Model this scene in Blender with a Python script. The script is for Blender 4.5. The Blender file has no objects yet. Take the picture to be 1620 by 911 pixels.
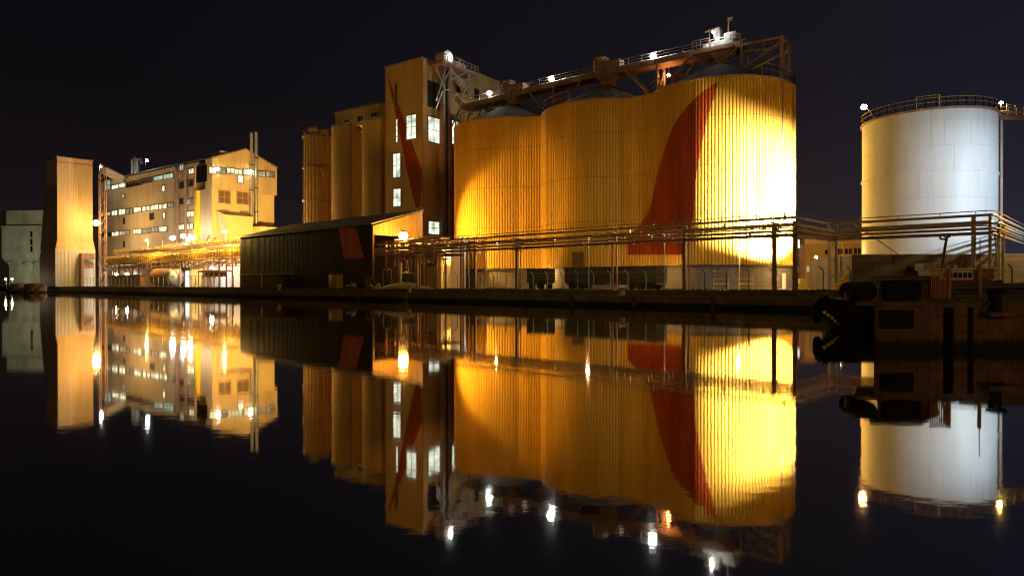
import bpy, bmesh, math, random
from mathutils import Vector, Matrix
rnd = random.Random(7)
R = math.radians
C = bpy.context.scene.collection
sc = bpy.context.scene

# ---------------------------------------------------------------- camera, world, exposure
F, CX, H, CZ = 1080.0, 810.0, 450.0, 2.46      # focal length in photo pixels, centre column, horizon row, eye height over the water
cam_d = bpy.data.cameras.new('camera'); cam = bpy.data.objects.new('camera', cam_d); C.objects.link(cam)
cam.location = (0, 0, CZ); cam.rotation_euler = (R(90 - 0.29), 0, 0)
cam_d.sensor_width = 36; cam_d.lens = 24; cam_d.clip_end = 20000; cam_d.clip_start = 0.1
sc.camera = cam
sc.view_settings.view_transform = 'Standard'; sc.view_settings.look = 'None'
sc.view_settings.exposure = 0; sc.view_settings.gamma = 1
sc.cycles.use_denoising = True; sc.cycles.filter_width = 1.15
sc.cycles.max_bounces = 6; sc.cycles.diffuse_bounces = 3; sc.cycles.glossy_bounces = 4
sc.cycles.sample_clamp_indirect = 12

W = bpy.data.worlds.new('World'); sc.world = W; W.use_nodes = True
nt = W.node_tree; nt.nodes.clear()
def wn(t): return nt.nodes.new(t)
out = wn('ShaderNodeOutputWorld'); add = wn('ShaderNodeAddShader')
sky = wn('ShaderNodeTexSky'); sky.sky_type = 'NISHITA'; sky.sun_disc = False
sky.sun_elevation = R(-4); sky.sun_rotation = R(40)
b1 = wn('ShaderNodeBackground'); b1.inputs['Strength'].default_value = 0.002
nt.links.new(sky.outputs[0], b1.inputs[0])
tc = wn('ShaderNodeTexCoord'); sx = wn('ShaderNodeSeparateXYZ'); nt.links.new(tc.outputs['Generated'], sx.inputs[0])
ramp = wn('ShaderNodeValToRGB'); nt.links.new(sx.outputs['Z'], ramp.inputs[0])
cr = ramp.color_ramp
cr.elements[0].position = 0.0; cr.elements[0].color = (0.0185, 0.0120, 0.0128, 1)
cr.elements[1].position = 0.45; cr.elements[1].color = (0.0040, 0.0035, 0.0050, 1)
e = cr.elements.new(0.12); e.color = (0.0100, 0.0072, 0.0088, 1)
e = cr.elements.new(0.25); e.color = (0.0058, 0.0046, 0.0064, 1)
# town glow, brighter towards the right (east) of the harbour
mr = wn('ShaderNodeMapRange'); mr.inputs[1].default_value = -0.5; mr.inputs[2].default_value = 0.65
mr.inputs[3].default_value = 0.75; mr.inputs[4].default_value = 2.1
nt.links.new(sx.outputs['X'], mr.inputs[0])
tint = wn('ShaderNodeMapRange'); tint.inputs[1].default_value = 0.40; tint.inputs[2].default_value = 0.62
nt.links.new(sx.outputs['X'], tint.inputs[0])
mixc = wn('ShaderNodeMixRGB'); mixc.inputs[1].default_value = (1, 1, 1, 1); mixc.inputs[2].default_value = (0.75, 1.05, 1.55, 1)
nt.links.new(tint.outputs[0], mixc.inputs[0])
mul = wn('ShaderNodeMixRGB'); mul.blend_type = 'MULTIPLY'; mul.inputs[0].default_value = 1
nt.links.new(ramp.outputs[0], mul.inputs[1]); nt.links.new(mixc.outputs[0], mul.inputs[2])
b2 = wn('ShaderNodeBackground'); nt.links.new(mul.outputs[0], b2.inputs[0]); nt.links.new(mr.outputs[0], b2.inputs[1])
nt.links.new(b1.outputs[0], add.inputs[0]); nt.links.new(b2.outputs[0], add.inputs[1]); nt.links.new(add.outputs[0], out.inputs[0])

# ---------------------------------------------------------------- materials
MATS = {}
def mat(name, col, rough=0.7, var=0.25, scale=0.6, streak=1.0, metal=0.0, fine=6.0, bump=0.0, spec=0.3, col2=None, thr=0.55, tide=None, brick=None):
    m = bpy.data.materials.new(name); m.use_nodes = True; t = m.node_tree; n = t.nodes; L = t.links
    bs = n['Principled BSDF']; bs.inputs['Roughness'].default_value = rough; bs.inputs['Metallic'].default_value = metal
    bs.inputs['Specular IOR Level'].default_value = spec
    tcn = n.new('ShaderNodeTexCoord'); mp = n.new('ShaderNodeMapping'); mp.inputs['Scale'].default_value = (scale, scale, scale / streak)
    L.new(tcn.outputs['Object'], mp.inputs[0])
    no = n.new('ShaderNodeTexNoise'); no.inputs['Scale'].default_value = 1; no.inputs['Detail'].default_value = 6; no.inputs['Roughness'].default_value = 0.65
    L.new(mp.outputs[0], no.inputs['Vector'])
    no2 = n.new('ShaderNodeTexNoise'); no2.inputs['Scale'].default_value = fine; no2.inputs['Detail'].default_value = 4
    L.new(mp.outputs[0], no2.inputs['Vector'])
    c = Vector(col)
    def rgb(v): return (max(v[0], 0), max(v[1], 0), max(v[2], 0), 1)
    rp = n.new('ShaderNodeValToRGB'); rp.color_ramp.elements[0].position = 0.3; rp.color_ramp.elements[1].position = 0.7
    rp.color_ramp.elements[0].color = rgb(c * (1 - var)); rp.color_ramp.elements[1].color = rgb(c * (1 + var * 0.6))
    L.new(no.outputs[0], rp.inputs[0]); last = rp.outputs[0]
    mx = n.new('ShaderNodeMixRGB'); mx.blend_type = 'OVERLAY'; mx.inputs[0].default_value = min(var * 0.9, 0.5)
    L.new(last, mx.inputs[1]); L.new(no2.outputs[0], mx.inputs[2]); last = mx.outputs[0]
    if col2 is not None:
        no3 = n.new('ShaderNodeTexNoise'); no3.inputs['Scale'].default_value = 0.8; no3.inputs['Detail'].default_value = 8; no3.inputs['Roughness'].default_value = 0.7
        L.new(mp.outputs[0], no3.inputs['Vector'])
        r3 = n.new('ShaderNodeValToRGB'); r3.color_ramp.elements[0].position = thr; r3.color_ramp.elements[1].position = thr + 0.15
        L.new(no3.outputs[0], r3.inputs[0])
        m3 = n.new('ShaderNodeMixRGB'); L.new(r3.outputs[0], m3.inputs[0]); L.new(last, m3.inputs[1]); m3.inputs[2].default_value = rgb(Vector(col2)); last = m3.outputs[0]
    if tide is not None:                                            # wet algae band below a height in world metres
        g = n.new('ShaderNodeNewGeometry'); s2 = n.new('ShaderNodeSeparateXYZ'); L.new(g.outputs['Position'], s2.inputs[0])
        ad = n.new('ShaderNodeMath'); ad.operation = 'MULTIPLY_ADD'; ad.inputs[1].default_value = 0.35; L.new(no2.outputs[0], ad.inputs[0]); L.new(s2.outputs['Z'], ad.inputs[2])
        r4 = n.new('ShaderNodeMapRange'); r4.inputs[1].default_value = tide + 0.12; r4.inputs[2].default_value = tide + 0.3; L.new(ad.outputs[0], r4.inputs[0])
        m4 = n.new('ShaderNodeMixRGB'); m4.inputs[1].default_value = (0.012, 0.011, 0.009, 1); L.new(r4.outputs[0], m4.inputs[0]); L.new(last, m4.inputs[2]); last = m4.outputs[0]
    if brick is not None:
        bt = n.new('ShaderNodeTexBrick'); bt.inputs['Scale'].default_value = 1; bt.inputs['Mortar Size'].default_value = 0.02
        bt.inputs['Brick Width'].default_value = brick[0]; bt.inputs['Row Height'].default_value = brick[1]
        mp2 = n.new('ShaderNodeMapping'); mp2.inputs['Rotation'].default_value = (R(90), 0, 0); L.new(tcn.outputs['Object'], mp2.inputs[0]); L.new(mp2.outputs[0], bt.inputs['Vector'])
        bt.inputs['Color1'].default_value = (1, 1, 1, 1); bt.inputs['Color2'].default_value = (0.82, 0.82, 0.82, 1); bt.inputs['Mortar'].default_value = (0.45, 0.45, 0.45, 1)
        m5 = n.new('ShaderNodeMixRGB'); m5.blend_type = 'MULTIPLY'; m5.inputs[0].default_value = 1; L.new(last, m5.inputs[1]); L.new(bt.outputs[0], m5.inputs[2]); last = m5.outputs[0]
    L.new(last, bs.inputs['Base Color'])
    if bump:
        bp = n.new('ShaderNodeBump'); bp.inputs['Strength'].default_value = bump; bp.inputs['Distance'].default_value = 0.05
        L.new(no2.outputs[0], bp.inputs['Height']); L.new(bp.outputs[0], bs.inputs['Normal'])
    MATS[name] = m
    return m
def emis(name, col, strength, var=0.0, scale=0.4):
    m = bpy.data.materials.new(name); m.use_nodes = True; t = m.node_tree; n = t.nodes; L = t.links
    n.remove(n['Principled BSDF']); em = n.new('ShaderNodeEmission'); em.inputs[0].default_value = (*col, 1); em.inputs[1].default_value = strength
    L.new(em.outputs[0], n['Material Output'].inputs[0])
    if var:
        tcn = n.new('ShaderNodeTexCoord'); no = n.new('ShaderNodeTexNoise'); no.inputs['Scale'].default_value = scale; no.inputs['Detail'].default_value = 3
        L.new(tcn.outputs['Object'], no.inputs['Vector'])
        mr_ = n.new('ShaderNodeMapRange'); mr_.inputs[1].default_value = 0.35; mr_.inputs[2].default_value = 0.65
        mr_.inputs[3].default_value = strength * (1 - var); mr_.inputs[4].default_value = strength * (1 + var)
        L.new(no.outputs[0], mr_.inputs[0]); L.new(mr_.outputs[0], em.inputs[1])
    MATS[name] = m
    return m

mat('clad_yellow', (0.60, 0.345, 0.045), 0.6, 0.26, 0.3, 16, spec=0.14, fine=11, col2=(0.44, 0.235, 0.035), thr=0.57)
mat('clad_red', (0.33, 0.055, 0.009), 0.6, 0.3, 0.4, 12, spec=0.12, fine=11, col2=(0.24, 0.035, 0.008), thr=0.56)
mat('patch_orange', (0.50, 0.11, 0.02), 0.7, 0.3, 0.4, 12, spec=0.1, col2=(0.36, 0.07, 0.015), thr=0.57)
mat('fascia_gold', (0.34, 0.23, 0.09), 0.7, 0.25, 0.4, 10, spec=0.15)
mat('clad_joint', (0.16, 0.10, 0.03), 0.7, 0.2)
mat('concrete', (0.34, 0.31, 0.26), 0.85, 0.3, 0.35, 4, bump=0.2, col2=(0.17, 0.15, 0.12), thr=0.58)
mat('concrete_tan', (0.56, 0.355, 0.135), 0.85, 0.18, 0.2, 5, bump=0.15, col2=(0.40, 0.235, 0.085), thr=0.62)
mat('concrete_mossy', (0.33, 0.33, 0.24), 0.9, 0.4, 0.16, 3, bump=0.2, col2=(0.12, 0.17, 0.05), thr=0.58)
mat('concrete_dark', (0.15, 0.105, 0.08), 0.85, 0.45, 0.7, 2, bump=0.4, tide=0.45)
mat('wet_stone', (0.24, 0.20, 0.16), 0.22, 0.4, 1.2, 1, bump=0.5, spec=0.6)
mat('jetty_stone', (0.11, 0.060, 0.043), 0.85, 0.5, 0.8, 1.5, bump=0.6, tide=0.35, brick=(1.3, 0.55))
mat('wall_concrete', (0.20, 0.165, 0.145), 0.85, 0.35, 0.5, 6, bump=0.25, col2=(0.06, 0.05, 0.045), thr=0.6, brick=(3.0, 0.5))
mat('steel_brown', (0.36, 0.215, 0.155), 0.6, 0.3, 1.2, 2, col2=(0.16, 0.07, 0.04), thr=0.62)
mat('steel_dark', (0.055, 0.05, 0.048), 0.5, 0.3, 1.0, 2)
mat('steel_grey', (0.33, 0.33, 0.33), 0.5, 0.25, 1.0, 3, metal=0.2)
mat('galv', (0.5, 0.48, 0.45), 0.42, 0.25, 1.5, 2, metal=0.6)
mat('pipe_clad', (0.58, 0.48, 0.36), 0.42, 0.25, 0.9, 1, metal=0.3)
mat('white_paint', (0.70, 0.70, 0.69), 0.5, 0.14, 0.22, 9, spec=0.4, col2=(0.47, 0.41, 0.34), thr=0.57)
mat('tank_stain', (0.42, 0.39, 0.36), 0.7, 0.3)
mat('white_wall', (0.62, 0.60, 0.54), 0.8, 0.16, 0.3, 4, bump=0.1)
mat('cream_wall', (0.64, 0.47, 0.20), 0.8, 0.14, 0.3, 4, bump=0.1)
mat('clad_grey', (0.48, 0.41, 0.30), 0.65, 0.22, 0.22, 8, col2=(0.27, 0.23, 0.19), thr=0.62)
mat('clad_beige', (0.54, 0.385, 0.19), 0.6, 0.2, 0.3, 10, col2=(0.33, 0.24, 0.15), thr=0.64)
mat('clad_tan', (0.44, 0.33, 0.21), 0.6, 0.3, 0.3, 10)
mat('shed_dark', (0.046, 0.031, 0.021), 0.7, 0.45, 0.5, 14, col2=(0.024, 0.017, 0.013), thr=0.6)
mat('roof_sheet', (0.20, 0.17, 0.13), 0.7, 0.35, 0.3, 1, col2=(0.10, 0.085, 0.06), thr=0.6)
mat('roof_metal', (0.105, 0.080, 0.060), 0.8, 0.4, 0.5, 1, spec=0.1)
mat('yard', (0.28, 0.235, 0.175), 0.9, 0.3, 0.25, 1, fine=12, bump=0.2, col2=(0.15, 0.125, 0.09), thr=0.6)
mat('soil', (0.105, 0.105, 0.045), 0.95, 0.4, 0.8, 1, bump=0.5)
mat('grass', (0.085, 0.115, 0.028), 0.8, 0.4, 1.5, 1)
mat('rust_orange', (0.30, 0.14, 0.065), 0.7, 0.35, 2.0, 2, col2=(0.2, 0.07, 0.03), thr=0.6)
mat('rubber', (0.010, 0.009, 0.009), 0.9, 0.3, 2, spec=0.05)
mat('hull_black', (0.016, 0.014, 0.014), 0.7, 0.3, 1.2, 2, spec=0.1)
mat('hull_red', (0.14, 0.035, 0.025), 0.6, 0.3, 1.2, 2)
mat('yellow_paint', (0.72, 0.45, 0.03), 0.5, 0.2, 1.5)
mat('box_yellow', (0.46, 0.30, 0.06), 0.6, 0.2, 0.8)
mat('timber', (0.30, 0.17, 0.09), 0.8, 0.3, 2, 6)
mat('void_shade', (0.010, 0.008, 0.007), 0.95, 0.2, spec=0.02)  # near-black colour standing in for the shade inside openings
mat('glass_dark', (0.03, 0.03, 0.033), 0.12, 0.2, 0.5, spec=0.6)
mat('window_frame', (0.10, 0.085, 0.07), 0.6, 0.2)
mat('frame_white', (0.6, 0.58, 0.54), 0.6, 0.1)
mat('blue_grey', (0.14, 0.25, 0.28), 0.5, 0.25, 2)
mat('tarp', (0.03, 0.022, 0.02), 0.6, 0.3, 2)
mat('truck_dark', (0.014, 0.010, 0.008), 0.8, 0.3, 1)
emis('lit_tower', (0.93, 1.0, 0.80), 1.05, 0.55, 0.45)
emis('lit_strip', (1.0, 0.88, 0.52), 1.5, 0.6, 0.3)
emis('lit_green', (0.80, 1.0, 0.82), 0.55, 0.4, 0.2)
emis('lit_dim', (1.0, 0.80, 0.45), 0.42, 0.6, 0.2)
emis('lit_door', (1.0, 0.97, 0.85), 1.3)

# water: nearly still harbour basin
m = bpy.data.materials.new('harbour_water'); m.use_nodes = True; t = m.node_tree; n = t.nodes; L = t.links
n.remove(n['Principled BSDF'])
tcn = n.new('ShaderNodeTexCoord')
mp = n.new('ShaderNodeMapping'); mp.inputs['Scale'].default_value = (0.6, 1.0, 1); L.new(tcn.outputs['Object'], mp.inputs[0])
n1 = n.new('ShaderNodeTexNoise'); n1.inputs['Scale'].default_value = 3.0; n1.inputs['Detail'].default_value = 3; L.new(mp.outputs[0], n1.inputs['Vector'])
n2 = n.new('ShaderNodeTexNoise'); n2.inputs['Scale'].default_value = 0.22; n2.inputs['Detail'].default_value = 2; L.new(mp.outputs[0], n2.inputs['Vector'])
n2r = n.new('ShaderNodeMapRange'); n2r.inputs[1].default_value = 0.35; n2r.inputs[2].default_value = 0.75; n2r.inputs[3].default_value = 0.15; n2r.inputs[4].default_value = 1.0; L.new(n2.outputs[0], n2r.inputs[0])
pr = n.new('ShaderNodeMath'); pr.operation = 'MULTIPLY'; L.new(n1.outputs[0], pr.inputs[0]); L.new(n2r.outputs[0], pr.inputs[1])
bp = n.new('ShaderNodeBump'); bp.inputs['Strength'].default_value = 1.0; bp.inputs['Distance'].default_value = 0.0018; L.new(pr.outputs[0], bp.inputs['Height'])
gl = n.new('ShaderNodeBsdfGlossy'); gl.inputs['Roughness'].default_value = 0.032; gl.inputs['Color'].default_value = (0.93, 0.90, 0.86, 1); L.new(bp.outputs[0], gl.inputs['Normal'])
df = n.new('ShaderNodeBsdfDiffuse'); df.inputs['Color'].default_value = (0.006, 0.006, 0.006, 1)
fr = n.new('ShaderNodeFresnel'); fr.inputs['IOR'].default_value = 1.33
fm = n.new('ShaderNodeMapRange'); fm.inputs[1].default_value = 0.05; fm.inputs[2].default_value = 0.5; fm.inputs[3].default_value = 0.62; fm.inputs[4].default_value = 0.93; L.new(fr.outputs[0], fm.inputs[0])
mx = n.new('ShaderNodeMixShader'); L.new(fm.outputs[0], mx.inputs[0]); L.new(df.outputs[0], mx.inputs[1]); L.new(gl.outputs[0], mx.inputs[2])
L.new(mx.outputs[0], n['Material Output'].inputs[0]); MATS['water'] = m

# ---------------------------------------------------------------- mesh helpers
def P(px, py, Y): return Vector(((px - CX) / F * Y, Y, CZ + (H - py) / F * Y))
def ZZ(py, Y): return CZ + (H - py) / F * Y

class Frame:                                                        # a plan frame: origin, facade along +x, depth along +y
    def __init__(s, ox, oy, deg):
        a = R(deg); s.o = Vector((ox, oy)); s.a = a
        s.ux = Vector((math.cos(a), math.sin(a))); s.uy = Vector((-math.sin(a), math.cos(a)))
    def w(s, x, y, z): q = s.o + s.ux * x + s.uy * y; return Vector((q.x, q.y, z))
    def fx(s, px, y0=0.0):                                          # x on the line y=y0 seen in photo column px
        k = (px - CX) / F; b = s.o + s.uy * y0
        return (k * b.y - b.x) / (s.ux.x - k * s.ux.y)
    def fy(s, px, x0=0.0):
        k = (px - CX) / F; b = s.o + s.ux * x0
        return (k * b.y - b.x) / (s.uy.x - k * s.uy.y)
    def fz(s, px, py, y0=0.0): x = s.fx(px, y0); return x, ZZ(py, s.w(x, y0, 0).y)
    def sz(s, px, py, x0=0.0): y = s.fy(px, x0); return y, ZZ(py, s.w(x0, y, 0).y)

WORLD = Frame(0, 0, 0)
class MB:
    def __init__(s, fr=WORLD): s.v = []; s.f = []; s.m = []; s.fr = fr
    def add(s, pts, faces, mi=0):
        b = len(s.v); s.v += [s.fr.w(*p) for p in pts]
        for f in faces: s.f.append([b + i for i in f]); s.m.append(mi)
        return s
    def quad(s, a, b, c, d, mi=0): return s.add([a, b, c, d], [(0, 1, 2, 3)], mi)
    def poly(s, pts, mi=0): return s.add(pts, [tuple(range(len(pts)))], mi)
    def box(s, x0, x1, y0, y1, z0, z1, mi=0):
        return s.add([(x0, y0, z0), (x1, y0, z0), (x1, y1, z0), (x0, y1, z0), (x0, y0, z1), (x1, y0, z1), (x1, y1, z1), (x0, y1, z1)],
                     [(0, 3, 2, 1), (4, 5, 6, 7), (0, 1, 5, 4), (1, 2, 6, 5), (2, 3, 7, 6), (3, 0, 4, 7)], mi)
    def prism(s, pts, z0, z1, mi=0):                                # plan polygon extruded up
        k = len(pts)
        return s.add([(x, y, z0) for x, y in pts] + [(x, y, z1) for x, y in pts],
                     [tuple(range(k))[::-1], tuple(range(k, 2 * k))] + [(i, (i + 1) % k, k + (i + 1) % k, k + i) for i in range(k)], mi)
    def hull(s, a, b, mi=0):                                        # two matching polygons joined
        k = len(a)
        return s.add(list(a) + list(b), [tuple(range(k))[::-1], tuple(range(k, 2 * k))] + [(i, (i + 1) % k, k + (i + 1) % k, k + i) for i in range(k)], mi)
    def beam(s, p, q, w, h=None, mi=0):
        h = h or w; p = Vector(p); q = Vector(q); d = (q - p).normalized()
        up = Vector((0, 0, 1)) if abs(d.z) < 0.95 else Vector((0, 1, 0))
        a = d.cross(up).normalized() * w / 2; b = a.cross(d).normalized() * h / 2
        return s.hull([p - a - b, p + a - b, p + a + b, p - a + b], [q - a - b, q + a - b, q + a + b, q - a + b], mi)
    def tube(s, pts, r, n=8, mi=0):
        pts = [Vector(p) for p in pts]; rings = []; rs = r if isinstance(r, (list, tuple)) else [r] * len(pts)
        for i, p in enumerate(pts):
            d = (pts[min(i + 1, len(pts) - 1)] - pts[max(i - 1, 0)]).normalized()
            up = Vector((0, 0, 1)) if abs(d.z) < 0.9 else Vector((0, 1, 0))
            a = d.cross(up).normalized(); b = a.cross(d).normalized()
            rings.append([p + (a * math.cos(2 * math.pi * k / n) + b * math.sin(2 * math.pi * k / n)) * rs[i] for k in range(n)])
        v = [q for rg in rings for q in rg]; f = []
        for i in range(len(pts) - 1):
            for k in range(n): f.append((i * n + k, i * n + (k + 1) % n, (i + 1) * n + (k + 1) % n, (i + 1) * n + k))
        f.append(tuple(range(n))[::-1]); f.append(tuple(range((len(pts) - 1) * n, len(pts) * n)))
        return s.add(v, f, mi)
    def lathe(s, cx, cy, prof, n=32, mi=0, a0=0.0, a1=360.0):
        full = abs(a1 - a0 - 360) < 1e-6; m_ = n if full else n + 1; v = []; f = []
        for r, z in prof:
            for k in range(m_):
                a = R(a0 + (a1 - a0) * k / n); v.append((cx + r * math.cos(a), cy + r * math.sin(a), z))
        for i in range(len(prof) - 1):
            for k in range(n):
                k2 = (k + 1) % m_
                f.append((i * m_ + k, i * m_ + k2, (i + 1) * m_ + k2, (i + 1) * m_ + k))
        return s.add(v, f, mi)
    def ball(s, c, r, n=10, k=6, mi=0, sq=(1, 1, 1)):
        c = Vector(c); v = []; f = []
        for i in range(1, k):
            th = math.pi * i / k
            for j in range(n): ph = 2 * math.pi * j / n; v.append(c + Vector((r * sq[0] * math.sin(th) * math.cos(ph), r * sq[1] * math.sin(th) * math.sin(ph), r * sq[2] * math.cos(th))))
        t_ = len(v); v += [c + Vector((0, 0, r * sq[2])), c - Vector((0, 0, r * sq[2]))]
        for i in range(k - 2):
            for j in range(n): f.append((i * n + j, (i + 1) * n + j, (i + 1) * n + (j + 1) % n, i * n + (j + 1) % n))
        for j in range(n): f.append((t_, j, (j + 1) % n)); f.append((t_ + 1, (k - 2) * n + (j + 1) % n, (k - 2) * n + j))
        return s.add(v, f, mi)
    def torus(s, c, axis, R0, r0, n=18, k=8, mi=0):
        c = Vector(c); ax = Vector(axis).normalized(); u = ax.cross(Vector((0, 0, 1)) if abs(ax.z) < 0.9 else Vector((0, 1, 0))).normalized(); w = ax.cross(u)
        v = []; f = []
        for i in range(n):
            th = 2 * math.pi * i / n; d = u * math.cos(th) + w * math.sin(th)
            for j in range(k): ph = 2 * math.pi * j / k; v.append(c + d * (R0 + r0 * math.cos(ph)) + ax * r0 * math.sin(ph))
        for i in range(n):
            for j in range(k): f.append((i * k + j, ((i + 1) % n) * k + j, ((i + 1) % n) * k + (j + 1) % k, i * k + (j + 1) % k))
        return s.add(v, f, mi)
    def build(s, name, mats, root=None, smooth=35, label=None, bevel=0.0):
        me = bpy.data.meshes.new(name)
        if root is not None:
            top = root
            while top.parent: top = top.parent
            M = (Matrix.Translation(top.location) @ Matrix.Rotation(top.rotation_euler.z, 4, 'Z')).inverted()
            vs = [M @ v for v in s.v]; loc = None
        else:
            lo = Vector((sum(v.x for v in s.v) / len(s.v), sum(v.y for v in s.v) / len(s.v), min(v.z for v in s.v)))
            vs = [v - lo for v in s.v]; loc = lo
        me.from_pydata(vs, [], s.f)
        if isinstance(mats, str): mats = [mats]
        for q in mats: me.materials.append(MATS[q])
        me.polygons.foreach_set('material_index', s.m)
        bm = bmesh.new(); bm.from_mesh(me); bmesh.ops.recalc_face_normals(bm, faces=bm.faces)
        if bevel: bmesh.ops.bevel(bm, geom=[e for e in bm.edges if len(e.link_faces) == 2 and e.calc_face_angle(0) > 0.6], offset=bevel, segments=2, affect='EDGES', profile=0.6)
        bm.to_mesh(me); bm.free()
        if smooth:
            me.polygons.foreach_set('use_smooth', [True] * len(me.polygons)); me.set_sharp_from_angle(angle=R(smooth))
        o = bpy.data.objects.new(name, me); C.objects.link(o)
        if root is not None: o.parent = root
        else: o.location = loc
        if label: o['label'] = label
        return o

def split_mb(m, gap=0.03):
    """the separate pieces of a builder, pieces that touch kept together"""
    par = list(range(len(m.v)))
    def find(i):
        while par[i] != i: par[i] = par[par[i]]; i = par[i]
        return i
    for f in m.f:
        r0 = find(f[0])
        for i in f[1:]: par[find(i)] = r0
    comp = {}
    for i in range(len(m.v)): comp.setdefault(find(i), []).append(i)
    items = []
    for k, vs in comp.items():
        lo = [min(m.v[i][a] for i in vs) - gap for a in range(3)]; hi = [max(m.v[i][a] for i in vs) + gap for a in range(3)]; items.append([{k}, lo, hi])
    done = False
    while not done:
        done = True
        for i in range(len(items)):
            for j in range(i + 1, len(items)):
                A_, B_ = items[i], items[j]
                if all(A_[1][a] <= B_[2][a] and B_[1][a] <= A_[2][a] for a in range(3)):
                    items[i] = [A_[0] | B_[0], [min(A_[1][a], B_[1][a]) for a in range(3)], [max(A_[2][a], B_[2][a]) for a in range(3)]]; items.pop(j); done = False; break
            if not done: break
    res = []
    for ks, _, _ in items:
        q = MB(m.fr); mp_ = {}
        for i in range(len(m.v)):
            if find(i) in ks: mp_[i] = len(q.v); q.v.append(m.v[i])
        for f, mi in zip(m.f, m.m):
            if f[0] in mp_: q.f.append([mp_[i] for i in f]); q.m.append(mi)
        res.append(q)
    return res
def build_split(m, name, mats, root, **kw):
    for q in split_mb(m): q.build(name, mats, root, **kw)

def tag(o, label, cat, group=None):
    o['label'] = label; o['category'] = cat
    if group: o['group'] = group
    return o
def struct(o, kind='structure', label=None):
    o['kind'] = kind
    if label: o['label'] = label
    return o
def thing(name, label, cat, loc, deg=0.0, group=None):
    o = bpy.data.objects.new(name, None); C.objects.link(o); o.location = loc; o.rotation_euler = (0, 0, R(deg))
    o.empty_display_size = 0.3
    return tag(o, label, cat, group)
def fthing(name, label, cat, fr, z=1.75, group=None):
    return thing(name, label, cat, (fr.o.x, fr.o.y, z), math.degrees(fr.a), group)
def copy_tree(o, parent=None):
    c = o.copy(); C.objects.link(c); c.parent = parent
    for ch in list(o.children): copy_tree(ch, c)
    return c
def corrugate(m, p, q, z0, z1, pitch, depth, out, mi=0, top=None):
    """a trapezoid-ribbed sheet between plan points p and q, ribs standing out along 'out'; top(f) gives another upper height"""
    p = Vector(p); q = Vector(q); o = Vector(out).normalized() * depth; L_ = (q - p).length; k = max(1, round(L_ / pitch)); pts = []
    for i in range(k):
        for f, h in ((0.0, 0), (0.42, 0), (0.5, 1), (0.92, 1)):
            u = (i + f) / k; pts.append((p + (q - p) * u + o * h, u))
    pts.append((q, 1.0))
    v = []; fs = []
    for a, u in pts: v += [(a.x, a.y, z0), (a.x, a.y, top(u) if top else z1)]
    for i in range(len(pts) - 1): fs.append((2 * i, 2 * i + 2, 2 * i + 3, 2 * i + 1))
    m.add(v, fs, mi)

def window(root, fr, plane, c, a0, a1, z0, z1, nx, nz, pane, frame='window_frame', t=0.10, label=None, depth=0.12):
    """window in a facade (plane 'f': y=c, facing -y) or in a right side wall (plane 's': x=c, facing +x)"""
    m = MB(fr); g = MB(fr)
    if a0 > a1: a0, a1 = a1, a0
    def bx(mm, b0, b1, h0, h1, d0, d1):
        if plane == 'f': mm.box(b0, b1, c - d1, c - d0, h0, h1)
        else: mm.box(c + d0, c + d1, b0, b1, h0, h1)
    bx(m, a0 - t, a0 + t * 0.5, z0 - t, z1 + t, 0.004, depth); bx(m, a1 - t * 0.5, a1 + t, z0 - t, z1 + t, 0.004, depth)
    bx(m, a0 + t * 0.5, a1 - t * 0.5, z0 - t, z0 + t * 0.5, 0.004, depth); bx(m, a0 + t * 0.5, a1 - t * 0.5, z1 - t * 0.5, z1 + t, 0.004, depth)
    for i in range(1, nx): u = a0 + (a1 - a0) * i / nx; bx(m, u - t * 0.4, u + t * 0.4, z0 + t * 0.5, z1 - t * 0.5, 0.03, depth * 0.8)
    for i in range(1, nz): u = z0 + (z1 - z0) * i / nz; bx(m, a0 + t * 0.5, a1 - t * 0.5, u - t * 0.4, u + t * 0.4, 0.035, depth * 0.7)
    o = m.build('window', frame, root, label=label)
    bx(g, a0 + t * 0.4, a1 - t * 0.4, z0 + t * 0.4, z1 - t * 0.4, 0.008, 0.028)
    g.build('pane', pane, o)
    return o

LAMPM = {}
def lampmat(col, L_):
    k = (tuple(col), round(L_, 2))
    if k not in LAMPM: nm = 'lamp_glow'; LAMPM[k] = emis(nm + str(len(LAMPM)), col, L_); LAMPM[k].name = 'lamp_glow'; MATS['_lg%d' % len(LAMPM)] = LAMPM[k]; LAMPM[k]['k'] = '_lg%d' % len(LAMPM)
    return LAMPM[k]['k']
SODIUM = (1.0, 0.50, 0.12); WHITE = (0.95, 1.0, 0.92); WARM = (1.0, 0.80, 0.45); COLD = (0.80, 0.92, 1.0)
def globe_lamp(label, pos, watts, col, r, base=None, group=None, arm=None, pole_r=0.09, name='yard_lamp'):
    """a lamp head whose own glass gives the light; base: foot of its pole; arm: point it is bracketed from"""
    pos = Vector(pos); foot = Vector(base) if base else (Vector(arm) if arm else pos - Vector((0, 0, r * 1.4)))
    t_ = thing(name, label, 'lamp', foot, 0, group)
    lum = watts / (4 * math.pi * math.pi * r * r)
    MB().ball(pos, r, 10, 7, sq=(1, 1, 0.8)).build('lamp_glass', lampmat(col, lum), t_)
    m = MB(); m.lathe(pos.x, pos.y, [(0.02, pos.z + r * 1.2), (r * 0.5, pos.z + r * 1.05), (r * 0.62, pos.z + r * 0.8), (r * 0.3, pos.z + r * 0.82)], 12)
    m.build('lamp_hood', 'steel_dark', t_)
    m = MB()
    if base: m.tube([foot, (foot.x, foot.y, pos.z + r * 0.9), (pos.x, pos.y, pos.z + r * 1.15)], pole_r, 8)
    else: m.beam(foot, (pos.x, pos.y, pos.z + r * 1.15), 0.10)
    m.build('pole' if base else 'bracket', 'steel_grey', t_)
    return t_
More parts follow.
